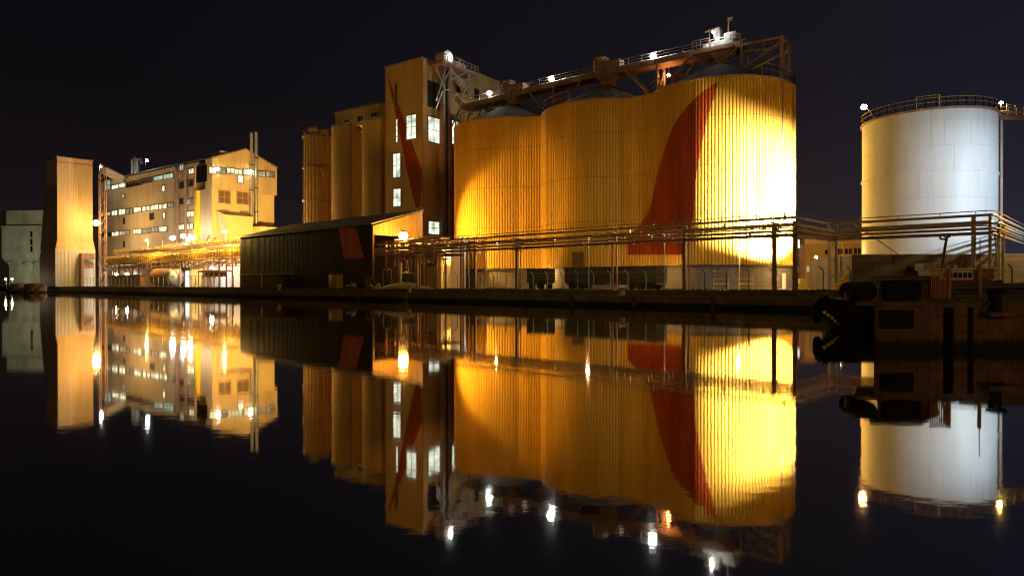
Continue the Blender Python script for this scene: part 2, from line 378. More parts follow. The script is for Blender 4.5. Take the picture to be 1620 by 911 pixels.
def flood(label, pos, target, watts, col, size=55, blend=0.5, base=None, group=None, w=0.5, glow=6.0, soft=0.25, name='floodlight'):
    """a floodlight: box head with a glass, yoke, post, and its spot"""
    pos = Vector(pos); d = (Vector(target) - pos).normalized(); foot = Vector(base) if base else pos - Vector((0, 0, 0.5))
    t_ = thing(name, label, 'floodlight', foot, 0, group)
    up = Vector((0, 0, 1)); a = d.cross(up).normalized(); b = a.cross(d).normalized()
    def rect(c, ww, hh): return [c - a * ww - b * hh, c + a * ww - b * hh, c + a * ww + b * hh, c - a * ww + b * hh]
    m = MB(); m.hull(rect(pos - d * 0.32, w * 0.28, w * 0.22), rect(pos - d * 0.05, w * 0.5, w * 0.38)); m.build('lamp_housing', 'steel_dark', t_)
    m = MB(); m.hull(rect(pos - d * 0.045, w * 0.46, w * 0.34), rect(pos - d * 0.02, w * 0.46, w * 0.34)); m.build('lamp_glass', lampmat(col, glow), t_)
    m = MB(); m.tube([foot, pos - d * 0.2 - up * 0.1], 0.06 if base else 0.04, 8); m.build('pole', 'steel_dark', t_)
    ld = bpy.data.lights.new('lamp_light', 'SPOT'); ld.energy = watts; ld.color = col; ld.spot_size = R(size); ld.spot_blend = blend; ld.shadow_soft_size = soft
    lo = bpy.data.objects.new('lamp_light', ld); C.objects.link(lo); lo.parent = t_
    lo.location = pos + d * 0.12 - foot; lo.rotation_mode = 'QUATERNION'; lo.rotation_quaternion = d.to_track_quat('-Z', 'Y')
    return t_

# ---------------------------------------------------------------- setting: water, ground, quay
GZ, LIP = 1.75, 1.20
QA = math.degrees(math.atan2(-0.677, 0.736))
Q = Frame(0, 88.4, QA)                                              # quay frame: x along the quay to the right, y inland
def qp(px, t=0.0): return Q.fx(px, t)
SL = qp(72); SR = 420.0

m = MB(); m.quad((-4000, -300, 0), (4000, -300, 0), (4000, 6000, 0), (-4000, 6000, 0))
o = m.build('water', 'water', smooth=0); struct(o)
m = MB(Q)
m.add([(SL, 0.62, GZ), (SR, 0.62, GZ), (SR, 5000, GZ), (-5000, 5000, GZ), (-5000, 26, GZ), (SL, 26, GZ)], [(0, 1, 2, 3, 4, 5)])
struct(m.build('ground', 'yard', smooth=0))
m = MB(Q)
q_root = tag(m.box(SL, SR, 0.0, 0.60, -1.5, LIP).box(SL, SL + 0.6, 0.601, 26, -1.5, LIP).build('quay_wall', 'concrete_dark', smooth=0),
             'long dark concrete quay wall along the far water edge', 'quay wall')
def child_frame(o): return o
m = MB(Q)                                                           # coping stones of the lip with ragged pale edge
x = qp(110)
while x < qp(1640):
    l = 2.4 + rnd.random() * 0.5
    m.box(x, x + l - 0.03, -0.06, 0.5, LIP + 0.004, LIP + 0.07 + rnd.random() * 0.02); x += l
m.build('coping', 'wet_stone', q_root)
m = MB(Q); m.box(SL + 0.61, SR, 0.605, 0.95, LIP - 0.4, GZ + 0.06); m.build('kerb', 'concrete_dark', q_root)
m = MB(Q)                                                           # vertical timber rubbing pieces on the wall face
for px in (95, 178, 376, 570, 905, 1004, 1128): x = qp(px); m.box(x - 0.25, x + 0.25, -0.16, -0.01, -0.6, LIP + 0.02)
build_split(m, 'rubbing_timber', 'steel_dark', q_root)

def tufts(name, n_, fn, hmin, hmax, label):
    m = MB()
    for i in range(n_):
        x, y, z = fn(); k = 4
        for j in range(k):
            a = rnd.random() * 6.283; h = hmin + rnd.random() * (hmax - hmin); w = 0.035; l = 0.35 * h
            d = Vector((math.cos(a), math.sin(a), 0)); s_ = Vector((-d.y, d.x, 0)) * w; b = Vector((x, y, z)) + d * rnd.random() * 0.12
            m.add([b - s_, b + s_, b + d * l + Vector((0, 0, h))], [(0, 1, 2)])
    o = m.build(name, 'grass', smooth=0); struct(o, 'stuff', label); return o
m = MB(Q); m.quad((SL + 1, 0.96, GZ + 0.006), (SR, 0.96, GZ + 0.006), (SR, 3.1, GZ + 0.006), (SL + 1, 3.1, GZ + 0.006)); struct(m.build('grass_verge', 'soil', smooth=0))
def vfn():
    u = rnd.random(); px = 130 + 1490 * u
    if 400 < px < 700 and rnd.random() < 0.8: px = 1150 + 450 * rnd.random()
    t_ = 0.97 + rnd.random() ** 1.5 * 1.9; w = Q.w(qp(px, t_), t_, GZ); return w.x, w.y, w.z
tufts('grass', 5200, vfn, 0.08, 0.30, 'short rough grass along the top of the far quay')

# ---------------------------------------------------------------- far left concrete grain store
def reuse(fr, dx=0): return fr
G = Frame((3 - CX) / F * 268, 268, -8)
gs = fthing('grain_store', 'pale green stained concrete grain store at the left edge', 'building', G)
zt1 = ZZ(358, 268); zt2 = ZZ(333, 268); xw = G.fx(71); xo = G.fx(-30)
zb = ZZ(408, 268); zc = ZZ(420, 268)
m = MB(G); m.box(0, xw + 3, 0, 26, zb, zt1)
m.hull([(0, 0, zb), (xw + 3, 0, zb), (xw + 3, 26, zb), (0, 26, zb)], [(1.6, 1.6, zc), (xw + 1, 1.6, zc), (xw + 1, 26, zc), (1.6, 26, zc)])
m.box(1.6, xw + 1, 1.6, 26, GZ, zc - 0.01); m.build('wall', 'concrete_mossy', gs)
m = MB(G); m.box(G.fx(6), xw + 3, 1.2, 24, zt1 + 0.01, zt2); m.build('upper_storey', 'concrete_mossy', gs)
m = MB(G); m.box(-0.2, xw + 3.2, -0.25, 0.4, zt1 - 0.25, zt1 + 0.08); m.build('ledge', 'concrete', gs)
m = MB(G)
for py in (370, 382, 393): x, z = G.fz(50, py); m.box(x - 0.5, x + 0.5, -0.06, 0.05, z - 1.3, z + 1.0)
build_split(m, 'slit_window', 'void_shade', gs)
m = MB(G)
for px, py in ((15, 413), (40, 414), (56, 414)): x, z = G.fz(px, py); m.tube([(x - 1.0, -0.3, z - 0.7), (x - .4, -0.3, z), (x + 1.6, -0.3, z + 0.2)], 0.16, 6)
build_split(m, 'bracket', 'steel_dark', gs)
m = MB(G); m.box(G.fx(-60), -0.5, -2, 20, GZ, ZZ(334, 268)); m.build('side_wing', 'shed_dark', gs)

# ---------------------------------------------------------------- corrugated elevator tower (left)
EY = 225.0
E = Frame((91 - CX) / F * EY, EY, QA)
zE = ZZ(249, EY); z1 = ZZ(380, EY); z2 = ZZ(394, EY)
el = fthing('elevator_tower', 'tall beige corrugated elevator tower with flared skirt by the quay at left', 'tower', E)
wE = -13.5; dE = E.fy(147); fl = 1.6
m = MB(E)
zk = ZZ(292, EY)
corrugate(m, (0.01, 0), (0.01, dE), z1, zE, 0.5, 0.06, (1, 0))
corrugate(m, (wE, -0.01), (-0.11, -0.01), zk, zE, 0.5, 0.06, (0, -1), 1)
m.box(wE, 0, 0, dE, z2 + 0.2, zE - 0.02, 1)
m.build('upper_wall', ['clad_beige', 'clad_tan'], el)
m = MB(E)
m.add([(0.1, -0.1, z1), (0.1, dE + .1, z1), (fl, dE + .3, z2), (fl, -fl * 0.6, z2)], [(0, 1, 2, 3)])
for i in range(14):
    u = -0.6 + (dE + 0.4) * i / 13; m.beam((0.12, max(0, u + 0.3), z1), (fl + 0.05, u, z2 + 0.02), 0.12, 0.1)
m.add([(wE, -0.1, zk), (0.1, -0.1, z1), (fl, -fl * 0.6, z2), (wE - 1.5, -1.4, z2), (wE - 0.8, -0.6, ZZ(330, EY))], [(0, 4, 3, 2, 1)], 1)
m.build('skirt', ['clad_beige', 'clad_tan'], el)
m = MB(E); corrugate(m, (fl, -fl * 0.6), (fl, dE + 0.3), GZ, z2, 1.1, 0.08, (1, 0)); m.box(wE - 1.4, fl - 0.05, -fl * 0.6, dE + 0.3, GZ, z2 - 0.02, 1); m.hull([(wE - 4.4, -fl * .6, GZ), (wE - 1.5, -fl * .6, GZ), (wE - 1.5, dE, GZ), (wE - 4.4, dE, GZ)], [(wE - 4.3, -fl * .6, ZZ(405, EY)), (wE - 1.5, -fl * .6, ZZ(388, EY)), (wE - 1.5, dE, ZZ(388, EY)), (wE - 4.3, dE, ZZ(405, EY))], 1)
m.build('lower_wall', ['white_wall', 'clad_tan'], el)
m = MB(E); m.box(wE - 0.2, 0.3, -0.25, dE + 0.2, zE, zE + 0.35); m.box(-0.02, 0.16, 0, dE, zE - 1.7, zE - 1.2); m.build('roof_trim', 'steel_brown', el)
m = MB(E); y0 = E.fy(125, fl); y1 = E.fy(146, fl); zt = ZZ(400, EY)
m.box(fl + 0.02, fl + 2.6, y0, y0 + 0.7, GZ, zt); m.box(fl + 0.02, fl + 2.6, y0 + 0.7, y1, zt - 2.0, zt); m.box(fl + 0.02, fl + 1.8, y0 + .7, y1, zt - 5, zt - 3)
m.build('loading_bay', 'steel_brown', el)
m = MB(E); m.box(fl + 0.1, fl + 0.25, E.fy(131, fl), y1, GZ, ZZ(424, EY)); m.build('door', 'white_wall', el)
# lattice leg of the elevator conveyor beside the tower
m = MB(E); xa = 1.0
lt = fthing('conveyor_trestle', 'rusty lattice trestle and covered conveyor linking elevator tower to malt house', 'conveyor', E)
ya = dE + 1.6
for dx, dy in ((0, 0), (1.8, 0), (0, 1.8), (1.8, 1.8)): m.beam((xa + dx, ya + dy, GZ), (xa + dx, ya + dy, ZZ(268, EY)), 0.22)
zz = GZ
while zz < ZZ(280, EY):
    m.beam((xa, ya, zz), (xa + 1.8, ya, zz + 3), 0.12); m.beam((xa + 1.8, ya, zz + 3), (xa, ya, zz + 3), 0.12)
    m.beam((xa + 1.8, ya, zz), (xa + 1.8, ya + 1.8, zz + 3), 0.12); zz += 3
m.build('trestle', 'steel_brown', lt)

# ---------------------------------------------------------------- malt house
MY = 210.0
M_ = Frame((336 - CX) / F * MY, MY, -37.5)
mh = fthing('malt_house', 'long multi storey malt house with rows of lit strip windows and a gable end', 'building', M_)
zR = ZZ(251.5, MY); zU = ZZ(298, MY); xl = M_.fx(157); xs = M_.fx(276); xt = M_.fx(313)
gw = M_.fy(434); zRd = ZZ(237, M_.w(0, gw / 2, 0).y)
m = MB(M_)
m.box(xl, xs, 0, gw, GZ, zR - 0.05, 0)
corrugate(m, (xl, -0.01), (xs, -0.01), GZ + 4, zR, 0.8, 0.07, (0, -1), 0)
m.build('facade_wall', 'clad_grey', mh)
m = MB(M_); m.box(xs + 0.02, xt, 0.5, gw, GZ, zR - 0.06); corrugate(m, (xs + .02, 0.49), (xt, 0.49), GZ + 4, zR, 0.8, 0.07, (0, -1)); m.build('stair_bay_wall', 'clad_tan', mh)
m = MB(M_); m.box(xt + 0.02, 0, 0.02, gw, GZ, zU); m.build('corner_block', 'cream_wall', mh)
m = MB(M_); m.box(M_.fx(313) + .03, -0.01, -0.25, 0.01, GZ + 14, zU); m.build('corner_panel', 'clad_tan', mh)
# gable: body wall plus overhanging top storey
xg = 0.9; ov = 1.0
m = MB(M_); xo0 = M_.fx(329) - 0.6
m.hull([(xo0, -ov * .4, zU + .02), (xo0, gw + .5, zU + .02), (xo0, gw + .5, zR), (xo0, gw / 2, zRd), (xo0, -ov * .4, zR)],
       [(xg - .1, -ov * .4, zU + .02), (xg - .1, gw + .5, zU + .02), (xg - .1, gw + .5, zR), (xg - .1, gw / 2, zRd), (xg - .1, -ov * .4, zR)])
corrugate(m, (xg - .09, -ov * .4), (xg - .09, gw + .5), zU, zR, 0.6, 0.06, (1, 0), 0, top=lambda u: zR + (zRd - zR) * (1 - abs(u * 2 - 1)))
m.build('gable_wall', 'clad_beige', mh)
m = MB(M_)
for ya_, yb_, za_, zb_ in ((-ov * .4 - .3, gw / 2, zR, zRd), (gw / 2, gw + .8, zRd, zR)):
    m.hull([(xl, ya_, za_), (xg + .2, ya_, za_), (xg + .2, yb_, zb_), (xl, yb_, zb_)], [(xl, ya_, za_ + .3), (xg + .2, ya_, za_ + .3), (xg + .2, yb_, zb_ + .3), (xl, yb_, zb_ + .3)])
roof = m.build('roof', 'roof_sheet', mh)
m = MB(M_); yb = M_.fy(322 + 8, 0); m.box(M_.fx(321), M_.fx(337), 2.5, 9.5, zR + .2, ZZ(236.5, MY)); m.build('roof_housing', 'clad_tan', roof)
m = MB(M_); y0 = M_.fy(398, 1.4); y1 = M_.fy(404, 1.4); Yc = M_.w(1.4, y0, 0).y
fl1 = fthing('flue_pipe', 'left one of two thin steel flues rising past the malt house gable', 'flue', M_, group='flues at the malt house gable')
MB(M_).tube([(1.5, y0, ZZ(352, Yc)), (1.5, y0, ZZ(211, Yc))], 0.48, 12).build('stack', 'galv', fl1)
mm = MB(M_)
for py in (262, 302, 345): mm.lathe(1.5, y0, [(0.5, ZZ(py, Yc)), (0.66, ZZ(py, Yc)), (0.66, ZZ(py, Yc) + .3), (0.5, ZZ(py, Yc) + .3)], 12)
build_split(mm, 'clamp', 'steel_dark', fl1)
fl2 = fthing('flue_pipe', 'right one of two thin steel flues, slightly taller, at the malt house gable', 'flue', M_, group='flues at the malt house gable')
MB(M_).tube([(1.5, y1 + .3, ZZ(355, Yc)), (1.5, y1 + .3, ZZ(208, Yc))], 0.5, 12).build('stack', 'galv', fl2)
mm = MB(M_)
for py in (250, 298, 335): mm.lathe(1.5, y1 + .3, [(0.5, ZZ(py, Yc)), (0.68, ZZ(py, Yc)), (0.68, ZZ(py, Yc) + .3), (0.5, ZZ(py, Yc) + .3)], 12)
build_split(mm, 'clamp', 'steel_dark', fl2)
# facade strip windows: (left px, right px, top row at left, bottom row at left, columns, pane)
def fwin(p0, p1, t0, b0, nx, nz, pane, y0=0.0, frame='window_frame', t=0.14):
    x0, zt_ = M_.fz(p0, t0, y0); x1 = M_.fx(p1, y0); zb_ = M_.fz(p0, b0, y0)[1]
    window(mh, M_, 'f', y0 - 0.13, x0, x1, zb_, zt_, nx, nz, pane, frame, t, depth=0.16)
for args in [
    (166, 176, 287, 302, 2, 2, 'lit_green'), (178, 200, 294, 300, 4, 1, 'lit_strip'), (201, 225, 290, 297, 5, 1, 'glass_dark'), (226, 243, 284, 291, 3, 1, 'glass_dark'),
    (244, 259, 280.5, 287, 2, 1, 'lit_green'), (260, 275, 277, 284.5, 3, 1, 'lit_green'),
    (160, 176, 337.5, 343, 3, 1, 'lit_dim'), (178, 187, 334, 341.5, 2, 1, 'lit_strip'), (189, 199, 332, 340.5, 2, 1, 'lit_strip'), (201, 211, 331, 339, 2, 1, 'lit_dim'),
    (213, 225, 329, 336.5, 2, 1, 'lit_strip'), (226.5, 232, 327, 334.5, 1, 1, 'lit_strip'), (233, 238, 326.5, 333.5, 1, 1, 'lit_strip'), (239, 252, 325.5, 333, 2, 1, 'lit_strip'), (253, 265, 324, 331.5, 2, 1, 'lit_strip'), (266.5, 276, 322, 329, 2, 1, 'lit_dim'),
    (160, 177, 369.5, 375, 3, 1, 'glass_dark'), (178, 189, 367.5, 374, 2, 1, 'lit_strip'), (190, 206, 366, 372.5, 3, 1, 'lit_dim'), (212, 225, 363.5, 370.5, 2, 1, 'lit_strip'), (226, 240, 362.5, 369.5, 2, 1, 'lit_dim'), (240.5, 251, 360.5, 367.5, 2, 1, 'lit_dim'), (252, 266, 359.5, 367, 2, 1, 'lit_strip'),
    (193.5, 198.5, 308, 314, 1, 2, 'lit_dim'), (258, 262, 294.5, 303, 1, 1, 'lit_strip'), (258.5, 262.5, 337, 346, 1, 2, 'lit_strip'), (238, 244.5, 338, 348, 1, 2, 'glass_dark'), (196, 198.5, 345.5, 354.5, 1, 1, 'glass_dark'), (196, 198.5, 382, 391, 1, 1, 'glass_dark')]:
    fwin(*args)
for args in [
    (285.5, 292, 262, 271, 2, 1, 'lit_green'), (300, 308, 268, 276, 3, 1, 'lit_strip'), (284, 292, 290, 299, 2, 1, 'glass_dark'), (296, 307, 287, 296, 2, 1, 'glass_dark'),
    (282, 291, 316, 324, 2, 1, 'glass_dark'), (296, 308, 316, 325, 2, 1, 'lit_dim'), (297, 308, 335.5, 344, 2, 1, 'lit_strip'), (283.5, 292.5, 356, 364, 2, 1, 'lit_strip'), (295.5, 307, 354.5, 363.5, 2, 1, 'lit_strip'), (269, 278, 358.5, 366.5, 2, 1, 'lit_strip')]:
    fwin(*args, y0=0.48)
m = MB(M_); x0_, z_ = M_.fz(311, 264, -.4); m.box(x0_, M_.fx(328, -.4), -.48, -.42, ZZ(286, MY), z_); m.build('louvre_opening', 'void_shade', mh)
def gwin(p0, p1, t0, b0, nx, nz, pane, x0=0.0, frame='window_frame', t=0.14):
    ya_, zt_ = M_.sz(p0, t0, x0); yb_ = M_.fy(p1, x0); zb_ = M_.sz(p0, b0, x0)[1]
    return window(mh, M_, 's', x0 + 0.02, ya_, yb_, zb_, zt_, nx, nz, pane, frame, t, depth=0.16)
for args in [(331, 342, 264, 274, 2, 1, 'lit_strip'), (343, 357, 264.5, 274, 2, 1, 'lit_dim'), (359, 383, 265.5, 274.5, 4, 1, 'lit_strip'), (385, 402, 267, 276, 3, 1, 'lit_strip'), (404, 420, 269.5, 278.5, 3, 1, 'lit_dim'), (421, 434, 271, 279.5, 2, 1, 'lit_dim'), (376, 385, 277, 289, 1, 1, 'lit_strip')]:
    gwin(*args, x0=xg)
for args in [(346, 364, 301, 320.5, 2, 2, 'clad_joint'), (375, 392.5, 303, 322, 2, 2, 'clad_joint'), (349, 361.5, 332, 338, 1, 1, 'clad_joint'), (380.5, 392, 334, 339.5, 1, 1, 'clad_joint')]:
    gwin(*args, x0=0.0, frame='steel_brown', t=0.2)
# pipes down the stair bay
m = MB(M_)
for px, r in ((279, .55), (281.5, .35), (294, .4), (309.5, .3)):
    x = M_.fx(px, -.6); m.tube([(x, -.6, GZ + 10), (x, -.6, zR - 2 + (rnd.random() * 3))], r, 10)
build_split(m, 'downpipe', 'steel_brown', mh)
m = MB(M_); x = M_.fx(312.5, -.7); m.box(x - .7, x + .7, -1.3, -.05, GZ + 12, ZZ(299, MY)); m.build('cable_duct', 'yellow_paint', mh)
m = MB(M_); ya_ = M_.fy(356, 4.5); ym_ = M_.fy(400, 4.5); zA = ZZ(341, M_.w(4, ya_, 0).y)
m.box(0.02, 4.5, ya_, ym_, GZ + 6, zA); m.hull([(0, ya_ - .3, zA + .01), (4.9, ya_ - .3, zA + .01), (4.9, ym_ + .3, zA + .01), (0, ym_ + .3, zA + .01)], [(0, ya_ - .3, zA + 1.9), (4.9, ya_ - .3, zA + .25), (4.9, ym_ + .3, zA + .25), (0, ym_ + .3, zA + 1.9)])
m.build('annex', 'cream_wall', mh)
m = MB(M_); m.box(0.5, 9, M_.fy(399, 4), gw + 14, GZ + 4, ZZ(364, MY + 18)); m.build('side_annex', 'cream_wall', mh)
# small roof duct
m = MB(M_); x = M_.fx(212, 6); Yd = M_.w(x, 6, 0).y
m.tube([(x, 6, zR), (x, 6, ZZ(253, Yd)), (x + 1.2, 6, ZZ(250.5, Yd)), (x + 2.6, 6, ZZ(253, Yd)), (x + 2.8, 6, zR)], 1.0, 12); m.tube([(x + 2.6, 6, ZZ(256, Yd)), (x + 5.5, 6, ZZ(254.5, Yd)), (x + 6.5, 6, ZZ(262, Yd))], .6, 10)
build_split(m, 'roof_duct', 'galv', roof)
# covered conveyor from trestle to malt house
a = E.w(xa + 1, ya + 1, ZZ(263, EY)); xq, zq = M_.fz(200, 287, 0.2); b = M_.w(xq, 0.2, zq)
m = MB(); m.beam(a, b, 1.8, 2.0); m.build('gallery', 'clad_grey', lt)
m = MB()
for i in range(12):
    f = i / 11; p_ = a.lerp(b, f); m.beam(p_ + Vector((-.7, -.7, 1)), p_ + Vector((-.7, -.7, 2.1)), .07)
m.beam(a + Vector((-.7, -.7, 2.1)), b + Vector((-.7, -.7, 2.1)), .08); m.build('railing', 'galv', lt)

# pipe bridge in front of the malt house
PB = Frame(*(lambda w: (w.x, w.y))(Q.w(qp(165, 10), 10, 0)), QA)
pb = fthing('pipe_bridge', 'long yellow lit pipe bridge with railings crossing the yard before the malt house', 'pipe bridge', PB)
Lb = PB.fx(384); 
def pbz(px, py): return PB.fz(px, py)[1]
zA_ = pbz(300, 403); 
m = MB(PB); m.box(0, Lb, 0, 2.4, zA_ - 1.6, zA_ - 1.3); m.box(-2, Lb, 3.5, 6, zA_ + 2.2, zA_ + 2.5); m.build('deck', 'steel_brown', pb)
m = MB(PB); m.tube([(2, 1.1, zA_ + .1), (Lb, 1.1, zA_ + .1)], 1.15, 14); m.build('duct', 'galv', pb)
m = MB(PB)
x = 2.0
while x < Lb: m.torus((x, 1.1, zA_ + .1), (1, 0, 0), 1.17, .09, 14, 4); x += 1.3
m.build('duct_ring', 'yellow_paint', pb)
def railing(m, pts, h=1.1, sp=1.5, r=.05, mid=True):
    for a, b in zip(pts[:-1], pts[1:]):
        a = Vector(a); b = Vector(b); k = max(1, round((b - a).length / sp)); up = Vector((0, 0, h))
        for i in range(k + 1): p_ = a.lerp(b, i / k); m.beam(p_, p_ + up, r * 1.6)
        m.beam(a + up, b + up, r * 1.8)
        if mid: m.beam(a + up * .55, b + up * .55, r * 1.4)
m = MB(PB); railing(m, [(-2, 3.4, zA_ + 2.5), (Lb, 3.4, zA_ + 2.5)], 1.3, 1.6, .07); railing(m, [(0, -.05, zA_ - 1.3), (Lb, -.05, zA_ - 1.3)], 2.6, 1.6, .07); m.build('railing', 'yellow_paint', pb)
m = MB(PB)
for i in range(9):
    x = 1 + (Lb - 2) * i / 8
    for y in (.3, 2.1): m.beam((x, y, GZ), (x, y, zA_ - 1.6), .35)
    m.beam((x, 3.6, GZ), (x, 3.6, zA_ + 2.2), .3); m.beam((x, 5.8, GZ), (x, 5.8, zA_ + 2.2), .3)
build_split(m, 'post', 'steel_brown', pb)
m = MB(PB)
k = 26
for i in range(k):
    x0_ = Lb * i / k; x1_ = Lb * (i + 1) / k; zl = zA_ - 3.4
    m.beam((x0_, 0, zl), (x1_, 0, zA_ - 1.6), .16); m.beam((x1_, 0, zl), (x1_, 0, zA_ - 1.6), .16)
m.beam((0, 0, zA_ - 3.4), (Lb, 0, zA_ - 3.4), .22); m.build('truss', 'steel_brown', pb)
m = MB(PB)
for y, z, r in ((.6, zA_ - 2.6, .28), (1.5, zA_ - 2.4, .35), (4.2, zA_ + 2.9, .35), (5.2, zA_ + 2.85, .25)): m.tube([(0, y, z), (Lb, y, z)], r, 8)
m.build('pipe', 'galv', pb)

# yard sheds below the bridge
def shed(name, label, fr, x0, x1, y0, y1, z1, mat_, roofm='roof_sheet', rise=0.8, cat='building', door=None):
    t_ = fthing(name, label, cat, fr)
    m = MB(fr); m.box(x0, x1, y0, y1, GZ, z1); m.build('wall', mat_, t_)
    m = MB(fr); m.hull([(x0 - .3, y0 - .3, z1 + .004), (x1 + .3, y0 - .3, z1 + .004), (x1 + .3, y1 + .3, z1 + .004), (x0 - .3, y1 + .3, z1 + .004)], [(x0 - .3, y0 - .3, z1 + .2), (x1 + .3, y0 - .3, z1 + .2), (x1 + .3, y1 + .3, z1 + rise), (x0 - .3, y1 + .3, z1 + rise)]); m.build('roof', roofm, t_)
    if door:
        m = MB(fr); m.box(door[0], door[1], y0 - .08, y0 - .01, GZ + .05, door[2]); m.build('door', door[3], t_)
    return t_
Y1 = Frame(*(lambda w: (w.x, w.y))(Q.w(qp(250, 6), 6, 0)), QA)
x0_, x1_ = Y1.fx(310, 13), Y1.fx(388, 13)
shed('yard_building', 'white walled plant building brightly lit under the pipe bridge', Y1, x0_, x1_, 13, 16.5, ZZ(415, Y1.w(x0_, 13, 0).y), 'white_wall', door=(Y1.fx(313, 13), Y1.fx(318, 13), GZ + 3, 'void_shade'))
x0_, x1_ = Y1.fx(303, 2), Y1.fx(347, 2); zc_ = ZZ(431, Y1.w(x0_, 2, 0).y)
cn = fthing('loading_canopy', 'flat dark canopy on posts before the white plant building', 'canopy', Y1)
m = MB(Y1); m.box(Y1.fx(313, 2), x1_, 2, 5, zc_, zc_ + .4); m.build('canopy_roof', 'steel_brown', cn)
m = MB(Y1)
for px in (314, 322, 331, 339, 346): x = Y1.fx(px, 2.2); m.beam((x, 2.2, GZ), (x, 2.2, zc_), .2)
build_split(m, 'post', 'steel_grey', cn)
m = MB(Y1); m.box(Y1.fx(324, 3), x1_ - .5, 3, 4, zc_ - 1.2, zc_ - .01); m.build('hanging_panel', 'rust_orange', cn)
# horizontal tank lying in the yard
hx0, hx1 = Y1.fx(238, 2), Y1.fx(270, 2); hz = ZZ(443, Y1.w(hx0, 2, 0).y)
ht = fthing('horizontal_tank', 'rusty brown horizontal tank with pale domed end lying in the yard', 'tank', Y1)
hr = 2.5
m = MB(Y1); m.tube([(hx0, 4, GZ + hr + .3), (hx1 - 2, 4, GZ + hr + .3)], hr, 20); m.build('shell', 'rust_orange', ht)
m = MB(Y1); m.tube([(hx1 - 2, 4, GZ + hr + .3), (hx1 - .8, 4, GZ + hr + .3), (hx1 - .2, 4, GZ + hr + .3)], [hr + .02, hr * .85, hr * .4], 20); m.build('domed_end', 'galv', ht)
m = MB(Y1)
for f in (.2, .75): x = hx0 + (hx1 - hx0) * f; m.box(x - .4, x + .4, 2.6, 5.4, GZ, GZ + 1.2)
build_split(m, 'saddle', 'concrete', ht)
x0_, x1_ = Y1.fx(173, 3), Y1.fx(222, 3)
shed('yard_shed', 'low brown shed behind the left fence', Y1, x0_, x1_, 3, 7, GZ + 3.4, 'steel_brown', rise=.4)
x0_, x1_ = Y1.fx(286, 1), Y1.fx(295, 1)
shed('gatehouse', 'small white kiosk with a lit doorway beside the horizontal tank', Y1, x0_, x1_, 2, 5, GZ + 5.0, 'white_wall', rise=.3, door=(x0_ + .6, x1_ - 0.6, GZ + 4.2, 'lit_door'))
x0_, x1_ = Y1.fx(212, 9.5), Y1.fx(308, 9.5)
shed('plant_block', 'dark brown plant block under the pipe bridge left of the white building', Y1, x0_, x1_, 9.6, 12.5, ZZ(420, Y1.w(x0_, 9.6, 0).y), 'steel_brown', rise=.5)
# cluster of vertical process pipes between malt house and bridge
vp = fthing('process_tower', 'open steel process tower with ducts at the foot of the stair bay', 'steel structure', M_)
m = MB(M_); xa_, xb_ = M_.fx(262, -9), M_.fx(318, -9)
for i in range(6):
    x = xa_ + (xb_ - xa_) * i / 5
    for y in (-12, -5): m.beam((x, y, GZ), (x, y, GZ + 12.6 + 1.2 * (i % 2)), .25)
for z in (GZ + 8, GZ + 11.5): m.box(xa_, xb_, -12, -5, z, z + .2); railing(m, [(xa_, -12, z + .2), (xb_, -12, z + .2)], 1.2, 2, .05)
m.build('frame', 'steel_brown', vp)
m = MB(M_)
for i in range(8): x = xa_ + 1 + (xb_ - xa_ - 2) * rnd.random(); y = -11 + 5 * rnd.random(); m.tube([(x, y, GZ), (x, y, GZ + 9 + 4 * rnd.random()), (x + 2 * rnd.random(), y + 3, GZ + 14 + rnd.random() * 2)], .3 + .3 * rnd.random(), 9)
m.build('duct', 'galv', vp)

# ---------------------------------------------------------------- dark shed with monopitch roof
S = Frame(-25.3, 124.0, QA)
xS = S.fx(380); zE0 = 13.3; dS = S.fy(668); zRg = ZZ(333, S.w(0, dS, 0).y)
sh = fthing('waterside_shed', 'long dark corrugated shed with a red painted patch beside the quay', 'shed', S)
m = MB(S); corrugate(m, (xS, 0), (0, 0), GZ, zE0, .55, .05, (0, -1)); m.add([(xS, .1, GZ), (xS, dS, GZ), (xS, dS, zRg), (xS, .1, zE0)], [(0, 1, 2, 3)])
m.add([(xS, dS, GZ), (0, dS, GZ), (0, dS, zRg), (xS, dS, zRg)], [(0, 1, 2, 3)]); m.box(-.35, -.02, .05, .4, GZ, zE0 - .1); m.build('wall', 'shed_dark', sh)
m = MB(S); zg = ZZ(371.5, 124)
corrugate(m, (.05, 0.05), (.05, dS), zg, 0, .42, .07, (1, 0), 0, top=lambda u: zE0 - .15 + (zRg - zE0) * u); m.build('gable_fascia', 'fascia_gold', sh)
m = MB(S); m.hull([(xS - .3, -.5, zE0), (.35, -.5, zE0), (.35, dS + .2, zRg), (xS - .3 + 3, dS + .2, zRg)], [(xS - .3, -.5, zE0 + .22), (.35, -.5, zE0 + .22), (.35, dS + .2, zRg + .22), (xS - .3 + 3, dS + .2, zRg + .22)]); m.build('roof', 'roof_sheet', sh)
